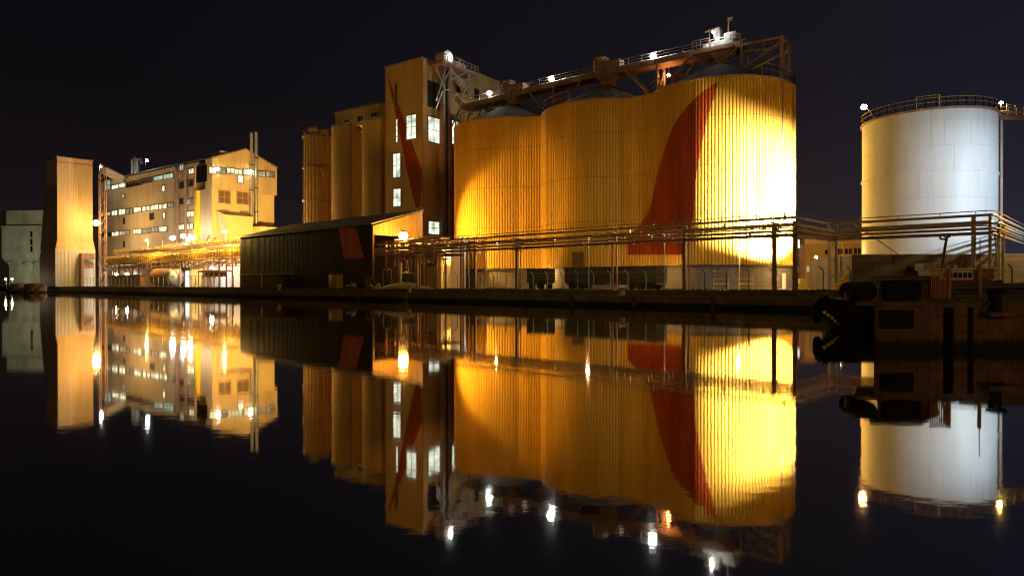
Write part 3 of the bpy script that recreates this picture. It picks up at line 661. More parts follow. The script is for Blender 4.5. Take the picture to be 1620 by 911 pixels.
# red patch: sheets of the wall painted red
def red_patch():
    m = MB(S); pts = []
    for px, py in ((535.5, 360.5), (563.5, 359.5), (576, 409), (544.5, 410)): pts.append(S.fz(px, py, -.1))
    m.hull([(x, -.105, z) for x, z in pts], [(x, -.135, z) for x, z in pts]); return m
red_patch().build('painted_patch', 'patch_orange', sh)
m = MB(S); x0_ = S.fx(380.3, -2.8); x1_ = S.fx(448, -2.8)
lean = fthing('lean_to', 'low grey lean-to against the left end of the dark shed', 'lean-to', S)
zl = ZZ(435, S.w(x0_, -2.8, 0).y)
m.box(x0_, S.fx(433, -2.8), -2.8, -.15, GZ, zl); m.build('wall', 'concrete_dark', lean)
m = MB(S); m.box(x0_ - .2, x1_, -3.0, -.12, zl + .004, zl + .22); m.build('roof', 'clad_beige', lean)
m = MB(S); x = S.fx(414.5, -2.8); m.box(x - .16, x + .16, -2.92, -2.81, GZ, zl - .1); m.build('door_post', 'frame_white', lean)
m = MB(S); x0_, z0_ = S.fz(521.5, 435, -1.4); x1_ = S.fx(538, -.9)
tag(m.box(x0_, x1_, -1.6, -.2, GZ + .05, z0_).box(x0_ - .06, x1_ + .06, -1.66, -.14, z0_ + .003, z0_ + .1).build('storage_box', 'box_yellow', bevel=.02), 'yellow storage box standing against the dark shed wall', 'box')
# building seen through the open end of the shed
B2 = Frame(*(lambda w: (w.x, w.y))(S.w(1.5, 9.5, 0)), QA)
wb = shed('white_brick_building', 'white brick building behind the sodium lamp, right of the dark shed', B2, 0.5, 4.6, 4, 8, 10.2, 'white_wall', door=(B2.fx(642, 4), B2.fx(655, 4), GZ + 3.6, 'steel_grey'))
m = MB(B2)
for z in [GZ + .5 * i for i in range(1, 16)]: m.box(.5, 4.6, 3.985, 3.998, z, z + .03)
m.build('brick_course', 'tank_stain', wb)
x_, z_ = B2.fz(607, 389, 4); window(wb, B2, 'f', 3.99, x_ - 1, x_ + 1.3, z_ - .9, z_ + .8, 2, 1, 'lit_strip')

# ---------------------------------------------------------------- ribbed steel silo and concrete silos
def conc(p0, p1, py_top, Ys):
    c = (p0 + p1) / 2; X = (c - CX) / F * Ys; r = (p1 - p0) / 2 / F * Ys * .985
    return X, Ys, r, ZZ(py_top, Ys - r)
X, Ys, r, zt = conc(481, 524, 212, 176)
st = thing('steel_silo', 'slim ribbed steel silo with ring bands, leftmost of the tall silos', 'silo', (X, Ys, GZ))
m = MB(); m.lathe(X, Ys, [(r, GZ), (r, zt), (r * .3, zt + 1.6), (0.02, zt + 1.7)], 40); m.build('shell', 'concrete_tan', st)
m = MB()
for i in range(24): a = R(15 * i + 4); m.beam((X + (r + .06) * math.cos(a), Ys + (r + .06) * math.sin(a), GZ), (X + (r + .06) * math.cos(a), Ys + (r + .06) * math.sin(a), zt), .16)
m.build('rib', 'steel_brown', st)
m = MB()
for py in (214, 264, 316): z = ZZ(py, Ys - r); m.lathe(X, Ys, [(r, z - .25), (r + .3, z - .25), (r + .3, z + .25), (r, z + .25)], 40)
m.build('ring_band', 'steel_brown', st)
m = MB(); m.tube([(X - 1.2, Ys - r + 1, zt + 1.2), (X + 1.0, Ys - r + 1, zt + 1.2)], 1.15, 12); m.box(X + .8, X + r, Ys - r + .6, Ys - r + 2, zt + .1, zt + 1.2); m.build('roof_machine', 'clad_tan', st)
m = MB(); k = 20
for i in range(k):
    a0_, a1_ = 2 * math.pi * i / k, 2 * math.pi * (i + 1) / k
    p_, q_ = (X + r * math.cos(a0_), Ys + r * math.sin(a0_), zt), (X + r * math.cos(a1_), Ys + r * math.sin(a1_), zt); railing(m, [p_, q_], 1.1, 3, .04)
m.build('railing', 'steel_brown', st)
for (p0, p1, pt, Ys, lab) in ((525, 572, 197, 166, 'smooth concrete silo next to the ribbed steel silo'), (573, 622, 186.5, 160, 'smooth concrete silo beside the tall tower')):
    X, Ys, r, zt = conc(p0, p1, pt, Ys)
    cs = thing('concrete_silo', lab, 'silo', (X, Ys, GZ), 0, 'smooth concrete silos behind the dark shed')
    m = MB(); m.lathe(X, Ys, [(r, GZ), (r, zt - .6)], 48); m.build('shell', 'concrete_tan', cs)
    m = MB(); m.lathe(X, Ys, [(r - .1, zt - .6), (r + .12, zt - .6), (r + .12, zt), (0.02, zt + .1)], 48); m.build('rim', 'concrete', cs)
    m = MB(); a = R(-62); m.tube([(X + (r + .25) * math.cos(a), Ys + (r + .25) * math.sin(a), GZ), (X + (r + .25) * math.cos(a), Ys + (r + .25) * math.sin(a), zt + .5)], .22, 8); build_split(m, 'downpipe', 'steel_brown', cs)
UG = Frame((531 - CX) / F * 178, 178, -36)
ug = fthing('silo_gallery', 'long tan gallery with small windows on top of the concrete silos', 'building', UG, z=ZZ(200, 178))
x1_ = UG.fx(626); zt = ZZ(180, 178)
m = MB(UG); m.box(0, x1_, 0, 7, ZZ(205, 178), zt); m.build('wall', 'concrete_tan', ug)
m = MB(UG); m.box(-.4, x1_, -.4, 7.3, zt + .004, zt + .35); m.build('roof', 'roof_sheet', ug)
for p0, p1, pt, pb_ in ((545, 553, 190, 196), (566, 575, 185, 194), (588, 597, 179.5, 187)):
    a0_, z1_ = UG.fz(p0, pt); a1_ = UG.fx(p1); z0_ = UG.fz(p0, pb_)[1]; window(ug, UG, 'f', -.01, a0_, a1_, z0_, z1_, 2, 1, 'glass_dark', 'frame_white', .12)

# ---------------------------------------------------------------- tall tower with red blade
TY = 148.0
T = Frame((668 - CX) / F * TY, TY, -36.3)
tw = fthing('grain_tower', 'tall tan concrete tower with a slim red blade painted on its face', 'tower', T)
xT = T.fx(610); zT = ZZ(93, TY); yM = T.fy(745); yT = T.fy(793); zT2 = ZZ(111, T.w(0, yM, 0).y)
m = MB(T)
def face_z(px, py): return T.fz(px, py)
# front face built as strips so the painted blade follows exact edges: polygon pieces
A = [(612, 115.5), (626, 180), (647, 285), (658, 330)]; B = [(612, 115.5), (636, 180), (660, 248), (668, 268)]
poly = [face_z(*q) for q in A] + [face_z(665.5, 326)] + [face_z(667.6, 268)] + [face_z(*q) for q in B[2:0:-1]]
m.box(xT, 0, 0.0, yM, GZ, zT); m.build('wall', 'concrete_tan', tw)
m = MB(T); m.add([(x, -.012, z) for x, z in poly], [tuple(range(len(poly)))]); m.build('painted_blade', 'clad_red', tw, smooth=0)
m = MB(T); m.box(xT + 3, -.4, yM + .01, yT, GZ, zT2); m.build('rear_wing', 'concrete_tan', tw)
m = MB(T); corrugate(m, (-.39, yM + .02), (-.39, yT), ZZ(133, T.w(0, yM, 0).y), zT2 + .1, .7, .08, (1, 0)); m.build('wing_cladding', 'clad_beige', tw)
m = MB(T); m.box(xT - .15, .15, -.15, yM + .1, zT + .004, zT + .3); m.build('roof_trim', 'concrete', tw)
m = MB(T); m.beam((.12, -.02, GZ), (.12, -.02, zT), .22); m.build('corner_trim', 'steel_brown', tw)
def twin(p0, p1, t0, b0, nx, nz, pane):
    a0_, z1_ = T.fz(p0, t0); z0_ = T.fz(p0, b0)[1]; window(tw, T, 'f', -.014, a0_, T.fx(p1), z0_, z1_, nx, nz, pane, 'steel_brown', .13)
def tside(p0, p1, t0, b0, nx, nz, pane, x0=0.01):
    a0_, z1_ = T.sz(p0, t0, x0); z0_ = T.sz(p0, b0, x0)[1]; window(tw, T, 's', x0, a0_, T.fy(p1, x0), z0_, z1_, nx, nz, pane, 'steel_dark', .13)
twin(643.5, 659, 184, 222, 2, 2, 'lit_tower'); twin(627, 629.8, 189.5, 226, 1, 4, 'lit_tower'); twin(625.5, 628.7, 134, 171, 1, 2, 'glass_dark')
twin(622.3, 634.2, 244, 282, 2, 2, 'lit_tower'); twin(622.8, 634.5, 299.5, 327.5, 2, 2, 'lit_tower')
tside(677, 695.5, 184, 224, 2, 2, 'lit_tower'); tside(714.5, 725.5, 190.5, 228, 2, 2, 'lit_tower'); tside(677, 695, 128, 168, 2, 2, 'glass_dark'); tside(677.5, 695, 349.5, 370, 2, 2, 'lit_tower')
tside(723, 727, 136, 146, 1, 1, 'glass_dark')
tside(751, 757, 141, 156, 1, 1, 'glass_dark', -.3); tside(768, 780, 170, 178, 2, 1, 'glass_dark', -.3)

# bucket elevator legs and head frame on the tower's right face
be = fthing('bucket_elevator', 'bucket elevator legs and steel head frame clamped to the tower side', 'elevator', T)
x0_ = 2.2
ya_ = T.fy(703.5, x0_); yb_ = T.fy(712.5, x0_)
def tsz(px, py, x0=x0_): return T.sz(px, py, x0)
zh = tsz(705, 108)[1]
m = MB(T)
for yy in (T.fy(700, x0_), T.fy(709, x0_)): m.box(x0_ - .5, x0_ + .5, yy - .45, yy + .45, GZ, zh)
build_split(m, 'leg_casing', 'steel_brown', be)
m = MB(T); m.box(x0_ - .4, x0_ + .45, T.fy(704.3, x0_), T.fy(707.5, x0_), GZ + 2, zh - .5); m.build('ladder_shaft', 'steel_dark', be)
m = MB(T); ypa, ypb = T.fy(689, x0_), T.fy(746, x0_)
m.box(0.2, x0_ + 2.2, ypa, ypb, zh, zh + .5); m.build('platform', 'steel_brown', be)
m = MB(T)
for ya2, yb2, za2, zb2 in ((705, 690, 110, 160), (712, 745, 110, 145), (703, 712, 128, 112), (745, 735, 112, 146), (712, 745, 128, 112), (690, 703, 107, 143), (703, 712, 143, 143), (700, 690, 145, 172), (741, 741, 110, 158), (735, 728, 146, 160)):
    p_ = T.sz(ya2, za2, x0_ + 1.6); q_ = T.sz(yb2, zb2, x0_ + 1.6); m.beam((x0_ + 1.6, *p_), (x0_ + 1.6, *q_), .26)
for px in (702, 711.5, 713.5): yy, zz_ = T.sz(px, 180, x0_ + 1.2); m.beam((x0_ + 1.2, yy, zz_), (x0_ + 1.2, yy, zh), .2)
m.build('brace', 'galv', be)
m = MB(T); p_ = T.sz(712, 112, x0_ + .8); q_ = T.sz(740, 148, x0_ + .8); m.beam((x0_ + .8, *p_), (x0_ + .8, *q_), 1.0, .9); m.build('spout', 'steel_brown', be)
m = MB(T); yh = T.fy(703, x0_); rr = 1.55
m.tube([(x0_ - 1.3, yh, zh + 1.9), (x0_ + 1.3, yh, zh + 1.9)], rr, 16); m.box(x0_ - 1.2, x0_ + 1.2, yh - 1.5, yh + 1.5, zh + .5, zh + 1.9); m.build('head_casing', 'white_paint', be)
m = MB(T); ym1 = T.fy(716, x0_); m.box(x0_ - .6, x0_ + .9, ym1 - .6, ym1 + 1.6, zh + .5, zh + 2.0); m.tube([(x0_ + .2, ym1 + 1.7, zh + 1.4), (x0_ + .2, ym1 + 3.6, zh + 1.4)], .7, 12); build_split(m, 'drive_motor', 'white_paint', be)
m = MB(T); railing(m, [(x0_ + 2.1, T.fy(716, x0_), zh + .5), (x0_ + 2.1, ypb, zh + .5), (.4, ypb, zh + .5)], 1.5, 1.3, .06); railing(m, [(x0_ + 2.1, ypa, zh + .5), (x0_ + 2.1, T.fy(697, x0_), zh + .5)], 1.5, 1.3, .06); m.build('railing', 'steel_brown', be)
m = MB(T); ym2 = T.fy(728, x0_); m.beam((x0_, ym2, zh + .5), (x0_, ym2, zh + 3.4), .12); m.beam((x0_, ym2 - 1.8, zh + 3.2), (x0_, ym2 + 1.8, zh + 3.0), .14, .5); m.build('lamp_bracket', 'steel_brown', be)

# ---------------------------------------------------------------- three big grain silos
SCN = [(0.0, 143.0), (17.7, 130.0), (35.5, 117.0)]; SR_ = 12.0; ZT, ZB = 34.4, 5.55
def interp(tab, x):
    if x <= tab[0][0]: return tab[0][1]
    for (a, b), (c, d) in zip(tab[:-1], tab[1:]):
        if x <= c: return b + (d - b) * (x - a) / (c - a)
    return tab[-1][1]
RT = [(992, 378), (1000, 369), (1010, 358), (1020, 345), (1027, 334), (1030, 325), (1034, 303), (1038, 282), (1045, 257), (1054, 228), (1064, 201), (1080, 177), (1097, 158), (1115, 143), (1135, 130)]
RB = [(992, 403), (1082, 403), (1090, 383), (1095, 350), (1098, 325), (1101, 277), (1110, 228), (1119, 188), (1129, 155), (1135, 132)]
JOINT = (13.4, 21.1, 28.7)
def silo_wall(pts):
    """ribbed cladding along plan points (already ribbed); returns MB with yellow / red / joint faces"""
    m = MB(); v = []; idx = {}
    def vid(x, y, z):
        k = (round(x, 4), round(y, 4), round(z, 4))
        if k not in idx: idx[k] = len(v); v.append((x, y, z))
        return idx[k]
    fs = {0: [], 1: [], 2: []}
    for (ax, ay), (bx_, by) in zip(pts[:-1], pts[1:]):
        cx_, cy_ = (ax + bx_) / 2, (ay + by) / 2; px = CX + F * cx_ / cy_; cuts = [ZB, ZT]; red = None
        if 992.5 <= px <= 1134.5 and cy_ < 132: red = (ZZ(interp(RB, px), cy_), ZZ(interp(RT, px), cy_)); cuts += red
        for j in JOINT: cuts += [j - .035, j + .035]
        cuts = sorted(cuts)
        for z0, z1 in zip(cuts[:-1], cuts[1:]):
            if z1 - z0 < .004: continue
            zc = (z0 + z1) / 2; k = 1 if red and red[0] < zc < red[1] else 0
            if any(abs(zc - j) < .036 for j in JOINT) and k == 0: k = 2
            fs[k].append((vid(ax, ay, z0), vid(bx_, by, z0), vid(bx_, by, z1), vid(ax, ay, z1)))
    m.v = [Vector(q) for q in v]
    for k in fs:
        for f in fs[k]: m.f.append(list(f)); m.m.append(k)
    return m
RIBD = 0.115
def arc_pts(c, a0, a1):
    n_ = max(1, round(abs(R(a1 - a0)) * SR_ / 0.52)); out_ = []
    for i in range(n_):
        for f, h in ((0, 0), (.34, 0), (.44, 1), (.90, 1)):
            a = R(a0 + (a1 - a0) * (i + f) / n_); r_ = SR_ + RIBD * h; out_.append((c[0] + r_ * math.cos(a), c[1] + r_ * math.sin(a)))
    a = R(a1); out_.append((c[0] + SR_ * math.cos(a), c[1] + SR_ * math.sin(a))); return out_
def line_pts(p, q):
    p = Vector(p); q = Vector(q); d = q - p; nrm = Vector((d.y, -d.x)).normalized() * RIBD; n_ = max(1, round(d.length / .52)); out_ = []
    for i in range(n_):
        for f, h in ((0, 0), (.34, 0), (.44, 1), (.90, 1)): w = p + d * ((i + f) / n_) + nrm * h; out_.append((w.x, w.y))
    out_.append((q.x, q.y)); return out_
def on(c, a): return (c[0] + SR_ * math.cos(R(a)), c[1] + SR_ * math.sin(R(a)))
# front arcs (angles measured from +x; -90 faces the camera); flat link panels bridge the valleys
s1a = -84.3; s2l = 180 + 2.0; s2a = -85.0; s3l = 180 + 15.0
silo_specs = [
    (SCN[0], arc_pts(SCN[0], 100 - 360, s1a), line_pts(on(SCN[0], s1a), on(SCN[1], s2l)), 'yellow ribbed grain silo next to the tall tower, leftmost of the three'),
    (SCN[1], arc_pts(SCN[1], s2l - 360, s2a), line_pts(on(SCN[1], s2a), on(SCN[2], s3l)), 'middle yellow ribbed grain silo carrying the tip of the red emblem foot'),
    (SCN[2], arc_pts(SCN[2], s3l - 360, 80), None, 'yellow ribbed grain silo with curved red emblem, floodlit at right')]
for i, (c, arc, link, lab) in enumerate(silo_specs):
    s_ = thing('grain_silo', lab, 'silo', (c[0], c[1], GZ), 0, 'yellow grain silos by the quay')
    silo_wall(arc).build('cladding', ['clad_yellow', 'clad_red', 'clad_joint'], s_, smooth=0)
    if link: silo_wall(link).build('link_panel', ['clad_yellow', 'clad_red', 'clad_joint'], s_, smooth=0)
    m = MB(); m.lathe(c[0], c[1], [(SR_ - .45, GZ), (SR_ - .45, ZB - .35)], 72); m.build('plinth', 'wall_concrete', s_)
    m = MB(); m.lathe(c[0], c[1], [(SR_ - .5, ZB - .35), (SR_ + .12, ZB - .35), (SR_ + .12, ZB - .06), (SR_ - .5, ZB - .06)], 72); m.build('plinth_ledge', 'steel_dark', s_)
    m = MB(); m.lathe(c[0], c[1], [(SR_ - .1, ZT), (SR_ + .16, ZT), (SR_ + .16, ZT + .28), (SR_ - .1, ZT + .28)], 72); m.build('rim', 'steel_brown', s_)
    m = MB(); rz = [(SR_ - .05, ZT + .05), (SR_ * .62, ZT + 2.45), (SR_ * .27, ZT + 4.6), (SR_ * .12, ZT + 5.45), (.02, ZT + 5.6)]
    m.lathe(c[0], c[1], rz, 36)
    for k in range(36):
        a = R(10 * k); p_ = Vector((c[0] + (SR_ - .1) * math.cos(a), c[1] + (SR_ - .1) * math.sin(a), ZT + .12)); q_ = Vector((c[0] + SR_ * .15 * math.cos(a), c[1] + SR_ * .15 * math.sin(a), ZT + 5.35))
        m.beam(p_, q_, .08, .12)
    m.build('cone_roof', 'roof_metal', s_)
    m = MB(); k = 40
    a_lo, a_hi = ((-40, 230), (-30, 230), (-75, 200))[i]
    for j in range(k):
        f0 = R(a_lo + (a_hi - a_lo) * j / k); f1 = R(a_lo + (a_hi - a_lo) * (j + 1) / k); rr = SR_ - .1
        railing(m, [(c[0] + rr * math.cos(f0), c[1] + rr * math.sin(f0), ZT + .28), (c[0] + rr * math.cos(f1), c[1] + rr * math.sin(f1), ZT + .28)], 1.9, 1.6, .05)
    m.build('railing', 'steel_brown', s_)
    if i == 2:
        m = MB(); a0_ = R(-77); px_ = [(1237, 0), (1242.5, 0)]
        Yd = 106.5; p_ = P(1238, 452, Yd + 2); 
        a = math.atan2(p_.y - c[1], p_.x - c[0]); d = Vector((math.cos(a), math.sin(a))); w_ = Vector((-d.y, d.x)); b_ = Vector(c) + d * (SR_ - .43)
        m.add([(*(b_ - w_ * .55), GZ), (*(b_ + w_ * .55), GZ), (*(b_ + w_ * .55), GZ + 2.5), (*(b_ - w_ * .55), GZ + 2.5)], [(0, 1, 2, 3)]); m.build('door', 'white_paint', s_)
    if i == 1:
        m = MB(); p_ = P(912, 418, 119); a = math.atan2(p_.y - c[1], p_.x - c[0]); d = Vector((math.cos(a), math.sin(a))); w_ = Vector((-d.y, d.x)); b_ = Vector(c) + d * (SR_ + .1)
        m.hull([(*(b_ - w_ * 1.1), ZB + .1), (*(b_ + w_ * 1.1), ZB + .1), (*(b_ + w_ * 1.1), ZB + 2.6), (*(b_ - w_ * 1.1), ZB + 2.6)], [(*(b_ - w_ * 1.1 + d * .06), ZB + .1), (*(b_ + w_ * 1.1 + d * .06), ZB + .1), (*(b_ + w_ * 1.1 + d * .06), ZB + 2.6), (*(b_ - w_ * 1.1 + d * .06), ZB + 2.6)]); m.build('hatch', 'clad_joint', s_)

# ---------------------------------------------------------------- conveyor over the silos
ux = Vector((35.5, -26.0)).normalized(); AC = math.degrees(math.atan2(ux.y, ux.x))
V = Frame(0.0, 143.0, AC)                                           # x along the silo row, origin on the left silo's axis
cv = fthing('silo_conveyor', 'brown steel conveyor gallery running over the tops of the yellow silos', 'conveyor', V, z=ZT)
D3 = 44.0
xb0 = V.fx(737, 0); zc1 = ZZ(165, V.w(xb0, 0, 0).y)
zdeck = [ (xb0, ZZ(172, V.w(xb0, 0, 0).y)), (V.fx(860, 0), ZZ(141, V.w(V.fx(860, 0), 0, 0).y)), (V.fx(1000, 0), ZZ(110, V.w(V.fx(1000, 0), 0, 0).y)), (V.fx(1085, 0), ZZ(92, V.w(V.fx(1085, 0), 0, 0).y)), (V.fx(1180, 0), ZZ(72.5, V.w(V.fx(1180, 0), 0, 0).y))]
def dz(x): return interp(zdeck, x)
xe = V.fx(1175, 0)
hw = 1.5
m = MB(V); xs_ = [z[0] for z in zdeck[:-1]] + [xe]
for a, b in zip(xs_[:-1], xs_[1:]):
    for yy in (-hw, hw): m.beam((a, yy, dz(a) - .1), (b, yy, dz(b) - .1), .25, 1.05)
    m.beam((a, 0, dz(a) - .5), (b, 0, dz(b) - .5), 2 * hw - .3, .12)
m.build('side_beam', 'steel_brown', cv)
m = MB(V)
for a, b in zip(xs_[:-1], xs_[1:]): m.beam((a, 0.2, dz(a) + .35), (b, 0.2, dz(b) + .35), 1.3, 1.1)
m.build('belt_housing', 'steel_brown', cv)
m = MB(V)
for a, b in zip(xs_[:-1], xs_[1:]):
    k = max(1, round((b - a) / 2.4))
    for i in range(k): x = a + (b - a) * i / k; m.beam((x, -hw - .14, dz(x) - .6), (x, -hw - .14, dz(x) + .42), .08)
m.build('stiffener', 'steel_dark', cv)
m = MB(V)
for a, b in zip(xs_[:-1], xs_[1:]): railing(m, [(a, -hw, dz(a) + .4), (b, -hw, dz(b) + .4)], 1.2, 2.6, .05); railing(m, [(a, hw, dz(a) + .4), (b, hw, dz(b) + .4)], 1.2, 2.6, .05)
m.build('railing', 'galv', cv)
# hoppers above each cone
xc = [0.0, 22.0, 44.0]
for x in xc[:2] + [xc[2]]:
    xx = x + .6; zt_ = dz(min(xx, xe)) - .62; zb_ = ZT + 5.4
    m = MB(V); m.hull([(xx - 1.0, -.9, zb_), (xx + 1.0, -.9, zb_), (xx + 1.0, .9, zb_), (xx - 1.0, .9, zb_)], [(xx - 1.1, -1.0, zb_ + .55 * (zt_ - zb_)), (xx + 1.1, -1.0, zb_ + .55 * (zt_ - zb_)), (xx + 1.1, 1.0, zb_ + .55 * (zt_ - zb_)), (xx - 1.1, 1.0, zb_ + .55 * (zt_ - zb_))])
    m.hull([(xx - 1.1, -1.0, zb_ + .552 * (zt_ - zb_)), (xx + 1.1, -1.0, zb_ + .552 * (zt_ - zb_)), (xx + 1.1, 1.0, zb_ + .552 * (zt_ - zb_)), (xx - 1.1, 1.0, zb_ + .552 * (zt_ - zb_))], [(xx - 2.0, -1.7, zt_), (xx + 2.0, -1.7, zt_), (xx + 2.0, 1.7, zt_), (xx - 2.0, 1.7, zt_)])
    m.build('hopper', 'steel_brown', cv)
# machines on the deck above hoppers
for x in xc[:2]:
    m = MB(V); z = dz(x) + .42; m.box(x - 1.3, x + .1, -1.2, .6, z, z + 2.4); m.box(x - 1.5, x + .4, -1.35, .8, z + 2.42, z + 2.8); m.box(x + .3, x + 3.6, -1.2, .6, z + .3, z + 1.7); m.beam((x - 1.8, -1.3, z), (x - 1.8, -1.3, z + 2.2), .25); m.build('gate_machine', 'steel_brown', cv)
# V struts and trestles standing on silo rims
m = MB(V)
def strut(xa_, za_, xb_, zb_, w=.28):
    for yy in (-hw, hw): m.beam((xa_, yy, za_), (xb_, yy, zb_), w)
for x0s, x1s, xr in ((-3.5, -8, -9.5), (5.5, 10.5, 11.0), (17.5, 13.0, 11.6), (27, 31.5, 33), (39, 35, 33.6)):
    strut(x0s, dz(x0s) - .6, xr, ZT + .3)
for xr in (11.2, 33.2): strut(xr, ZT + .2, xr, dz(xr) - .6, .4); m.beam((xr, -hw, dz(xr) - .7), (xr, hw, dz(xr) - .7), .3); m.beam((xr, -hw, ZT + .4), (xr, hw, dz(xr) - .9), .16); m.beam((xr, hw, ZT + .4), (xr, -hw, dz(xr) - .9), .16)
m.beam((-9.5, -hw, ZT + .3), (-9.5, hw, dz(-9.5) - .6), .2)
build_split(m, 'strut', 'steel_brown', cv)
# inlet end by the tower
m = MB(V); x = xb0; m.beam((x - 2.5, 0, dz(x) + 2.6), (x + .5, 0, dz(x) - .1), 1.2, 1.0); m.beam((x - .5, -hw, dz(x) - .5), (x - 3.5, -hw, dz(x) - 5), .25); m.beam((x + 3, -hw, dz(x) - .5), (x - .5, -hw, dz(x) - 8), .25); m.beam((x + 3, hw, dz(x) - .5), (x - .5, hw, dz(x) - 8), .25); m.build('inlet_chute', 'steel_brown', cv)
# head house on silo three: drive unit, white lit
m = MB(V); xh0, xh1 = V.fx(1098, -1.5), V.fx(1163, -1.5); zh3 = dz(xh1) - .2
m.box(xh0, xh1, -2.6, 2.6, zh3 - .45, zh3); m.build('head_platform', 'steel_brown', cv)
m = MB(V); xm = V.fx(1122, -1.5); xm2 = V.fx(1158, -1.5)
m.box(xm, xm2, -1.3, 1.0, zh3 + .003, zh3 + 1.5); m.box(V.fx(1143, -1.5), xm2 + .4, -1.1, .9, zh3 + 1.503, zh3 + 2.6); m.box(V.fx(1128, -1.5), V.fx(1136, -1.5), -.9, .7, zh3 + 1.503, zh3 + 3.9); m.tube([(V.fx(1112, -1.5), -1, zh3 + .8), (xm - .01, -1, zh3 + .8)], .65, 12)
m.build('drive_unit', 'white_paint', cv, bevel=.03)
m = MB(V); railing(m, [(xh0, -2.55, zh3), (V.fx(1125, -1.5), -2.55, zh3)], 1.8, 1.3, .06); railing(m, [(V.fx(1150, -2.5) + .5, -2.55, zh3), (xh1, -2.55, zh3)], 1.5, 1.2, .06)
xx = V.fx(1117, -1.5); m.beam((xx, 0, zh3), (xx, 0, zh3 + 4.2), .14); m.beam((xx - .8, 0, zh3 + 3.9), (xx + 1.8, 0, zh3 + 4.2), .25, .2); xx = V.fx(1147, -1.5); m.beam((xx, 0, zh3 + 2.7), (xx, 0, zh3 + 5.0), .18); m.box(xx - .1, xx + .7, -.2, .3, zh3 + 4.9, zh3 + 5.4)
build_split(m, 'head_railing', 'steel_brown', cv)
# end truss cantilevered to a portal that stands on the far rim
xp0 = V.fx(1236.5, -1.6); yP = 4.2; zp = ZZ(60.5, V.w(xp0, -1.6, 0).y)
xs0 = V.fx(1172, -1.6)
m = MB(V)
for yy in (-1.6, yP - 1.6):
    m.beam((xp0, yy, ZT - .5), (xp0, yy, zp), .55)
    m.beam((xs0, yy * .9, dz(xe) - .3), (xp0, yy, zp), .4); 
    m.beam((V.fx(1060, -1.6), yy * .9, dz(V.fx(1060, -1.6)) - 3.4), (V.fx(1172, -1.6), yy * .9, dz(xe) - 4.4), .4)
    m.beam((V.fx(1172, -1.6), yy * .9, dz(xe) - 4.4), (xp0, yy, zp - .6), .34)
    m.beam((xs0, yy * .9, dz(xe) - .3), (V.fx(1172, -1.6), yy * .9, dz(xe) - 4.4), .3)
    for f in (.3, .6):
        p_ = Vector((xs0, yy * .9, dz(xe) - .3)).lerp(Vector((xp0, yy, zp)), f); q_ = Vector((xs0, yy * .9, dz(xe) - 4.4)).lerp(Vector((xp0, yy, zp - .6)), f + .15 if f < .5 else f - .12); m.beam(p_, q_, .18)
m.beam((xp0, -1.85, zp), (xp0, yP - 1.35, zp), .5); m.beam((xp0, -1.6, ZT + .8), (xp0, yP - 1.6, zp - .6), .14); m.beam((xp0, yP - 1.6, ZT + .8), (xp0, -1.6, zp - .6), .14)
for f in (.25, .5, .75): m.beam(Vector((xs0, -1.5, dz(xe) - .3)).lerp(Vector((xp0, -1.6, zp)), f), Vector((xs0, 2.4, dz(xe) - .3)).lerp(Vector((xp0, yP - 1.6, zp)), f), .2)
m.beam((V.fx(1060, -1.6), -1.5, dz(V.fx(1060, -1.6)) - 3.4), (V.fx(1095, -1.6), -1.5, dz(V.fx(1095, -1.6)) - .4), .3); m.beam((V.fx(1095, -1.6), -1.5, dz(V.fx(1095, -1.6)) - .4), (V.fx(1125, -1.6), -1.5, dz(xe) - 3.9), .3); m.beam((V.fx(1125, -1.6), -1.5, dz(xe) - 3.9), (V.fx(1165, -1.6), -1.5, zh3 - .4), .3)
m.build('end_truss', 'steel_brown', cv)
m = MB(V); m.tube([(xs0 + 1, 1.6, dz(xe) - 3.6), (xp0, 1.9, zp - 1.2)], .35, 10); m.tube([(xs0 - .6, 0, dz(xe) - 1), (xp0 - .4, .5, zp - .9)], .3, 10); m.build('return_pipe', 'galv', cv)
m = MB()                                                            # two slim guides running down the silo face from the portal
for px, pyb, dY in ((1238, 230, .0), (1254.5, 233, 0)):
    k = (px - CX) / F; c = SCN[2]; A_ = 1 + k * k; B_ = -2 * (k * c[0] + c[1]); C_ = c[0] ** 2 + c[1] ** 2 - (SR_ + .16) ** 2; Yh = (-B_ - math.sqrt(max(B_ * B_ - 4 * A_ * C_, 0))) / (2 * A_)
    m.beam((k * Yh, Yh, ZZ(pyb, Yh)), (k * Yh, Yh, ZT + .3), .16)
build_split(m, 'guide_rail', 'steel_brown', cv)

# ---------------------------------------------------------------- pipe rack along the quay
RT_ = 1.7
K1x = qp(1258, RT_); w1 = Q.w(K1x, RT_, 0); rz = lambda py: ZZ(py, w1.y)
n_ = Q.uy; u_ = Q.ux
kk = (1313 - CX) / F; L1 = (kk * w1.y - w1.x) / (n_.x - kk * n_.y)
K2y = RT_ + L1
w2 = Q.w(K1x, K2y, 0); kk = (1573 - CX) / F; L2 = (kk * w2.y - w2.x) / (u_.x - kk * u_.y); K3x = K1x + L2
rack = fthing('pipe_rack', 'long steel pipe rack on posts carrying pipes along the far quay', 'pipe rack', Q)
pipes = [(0.0, rz(337), .045, 'steel_brown'), (0.1, rz(343.5), .13, 'pipe_clad'), (-.45, rz(357), .10, 'pipe_clad'), (.35, rz(354), .15, 'pipe_clad'), (.75, rz(358.5), .08, 'steel_brown'), (-.2, rz(364), .085, 'pipe_clad'), (.45, rz(365), .07, 'steel_brown'), (-.5, rz(370.5), .075, 'steel_brown'), (.1, rz(372), .12, 'pipe_clad'), (.6, rz(371), .06, 'galv')]
xL = qp(596, RT_)
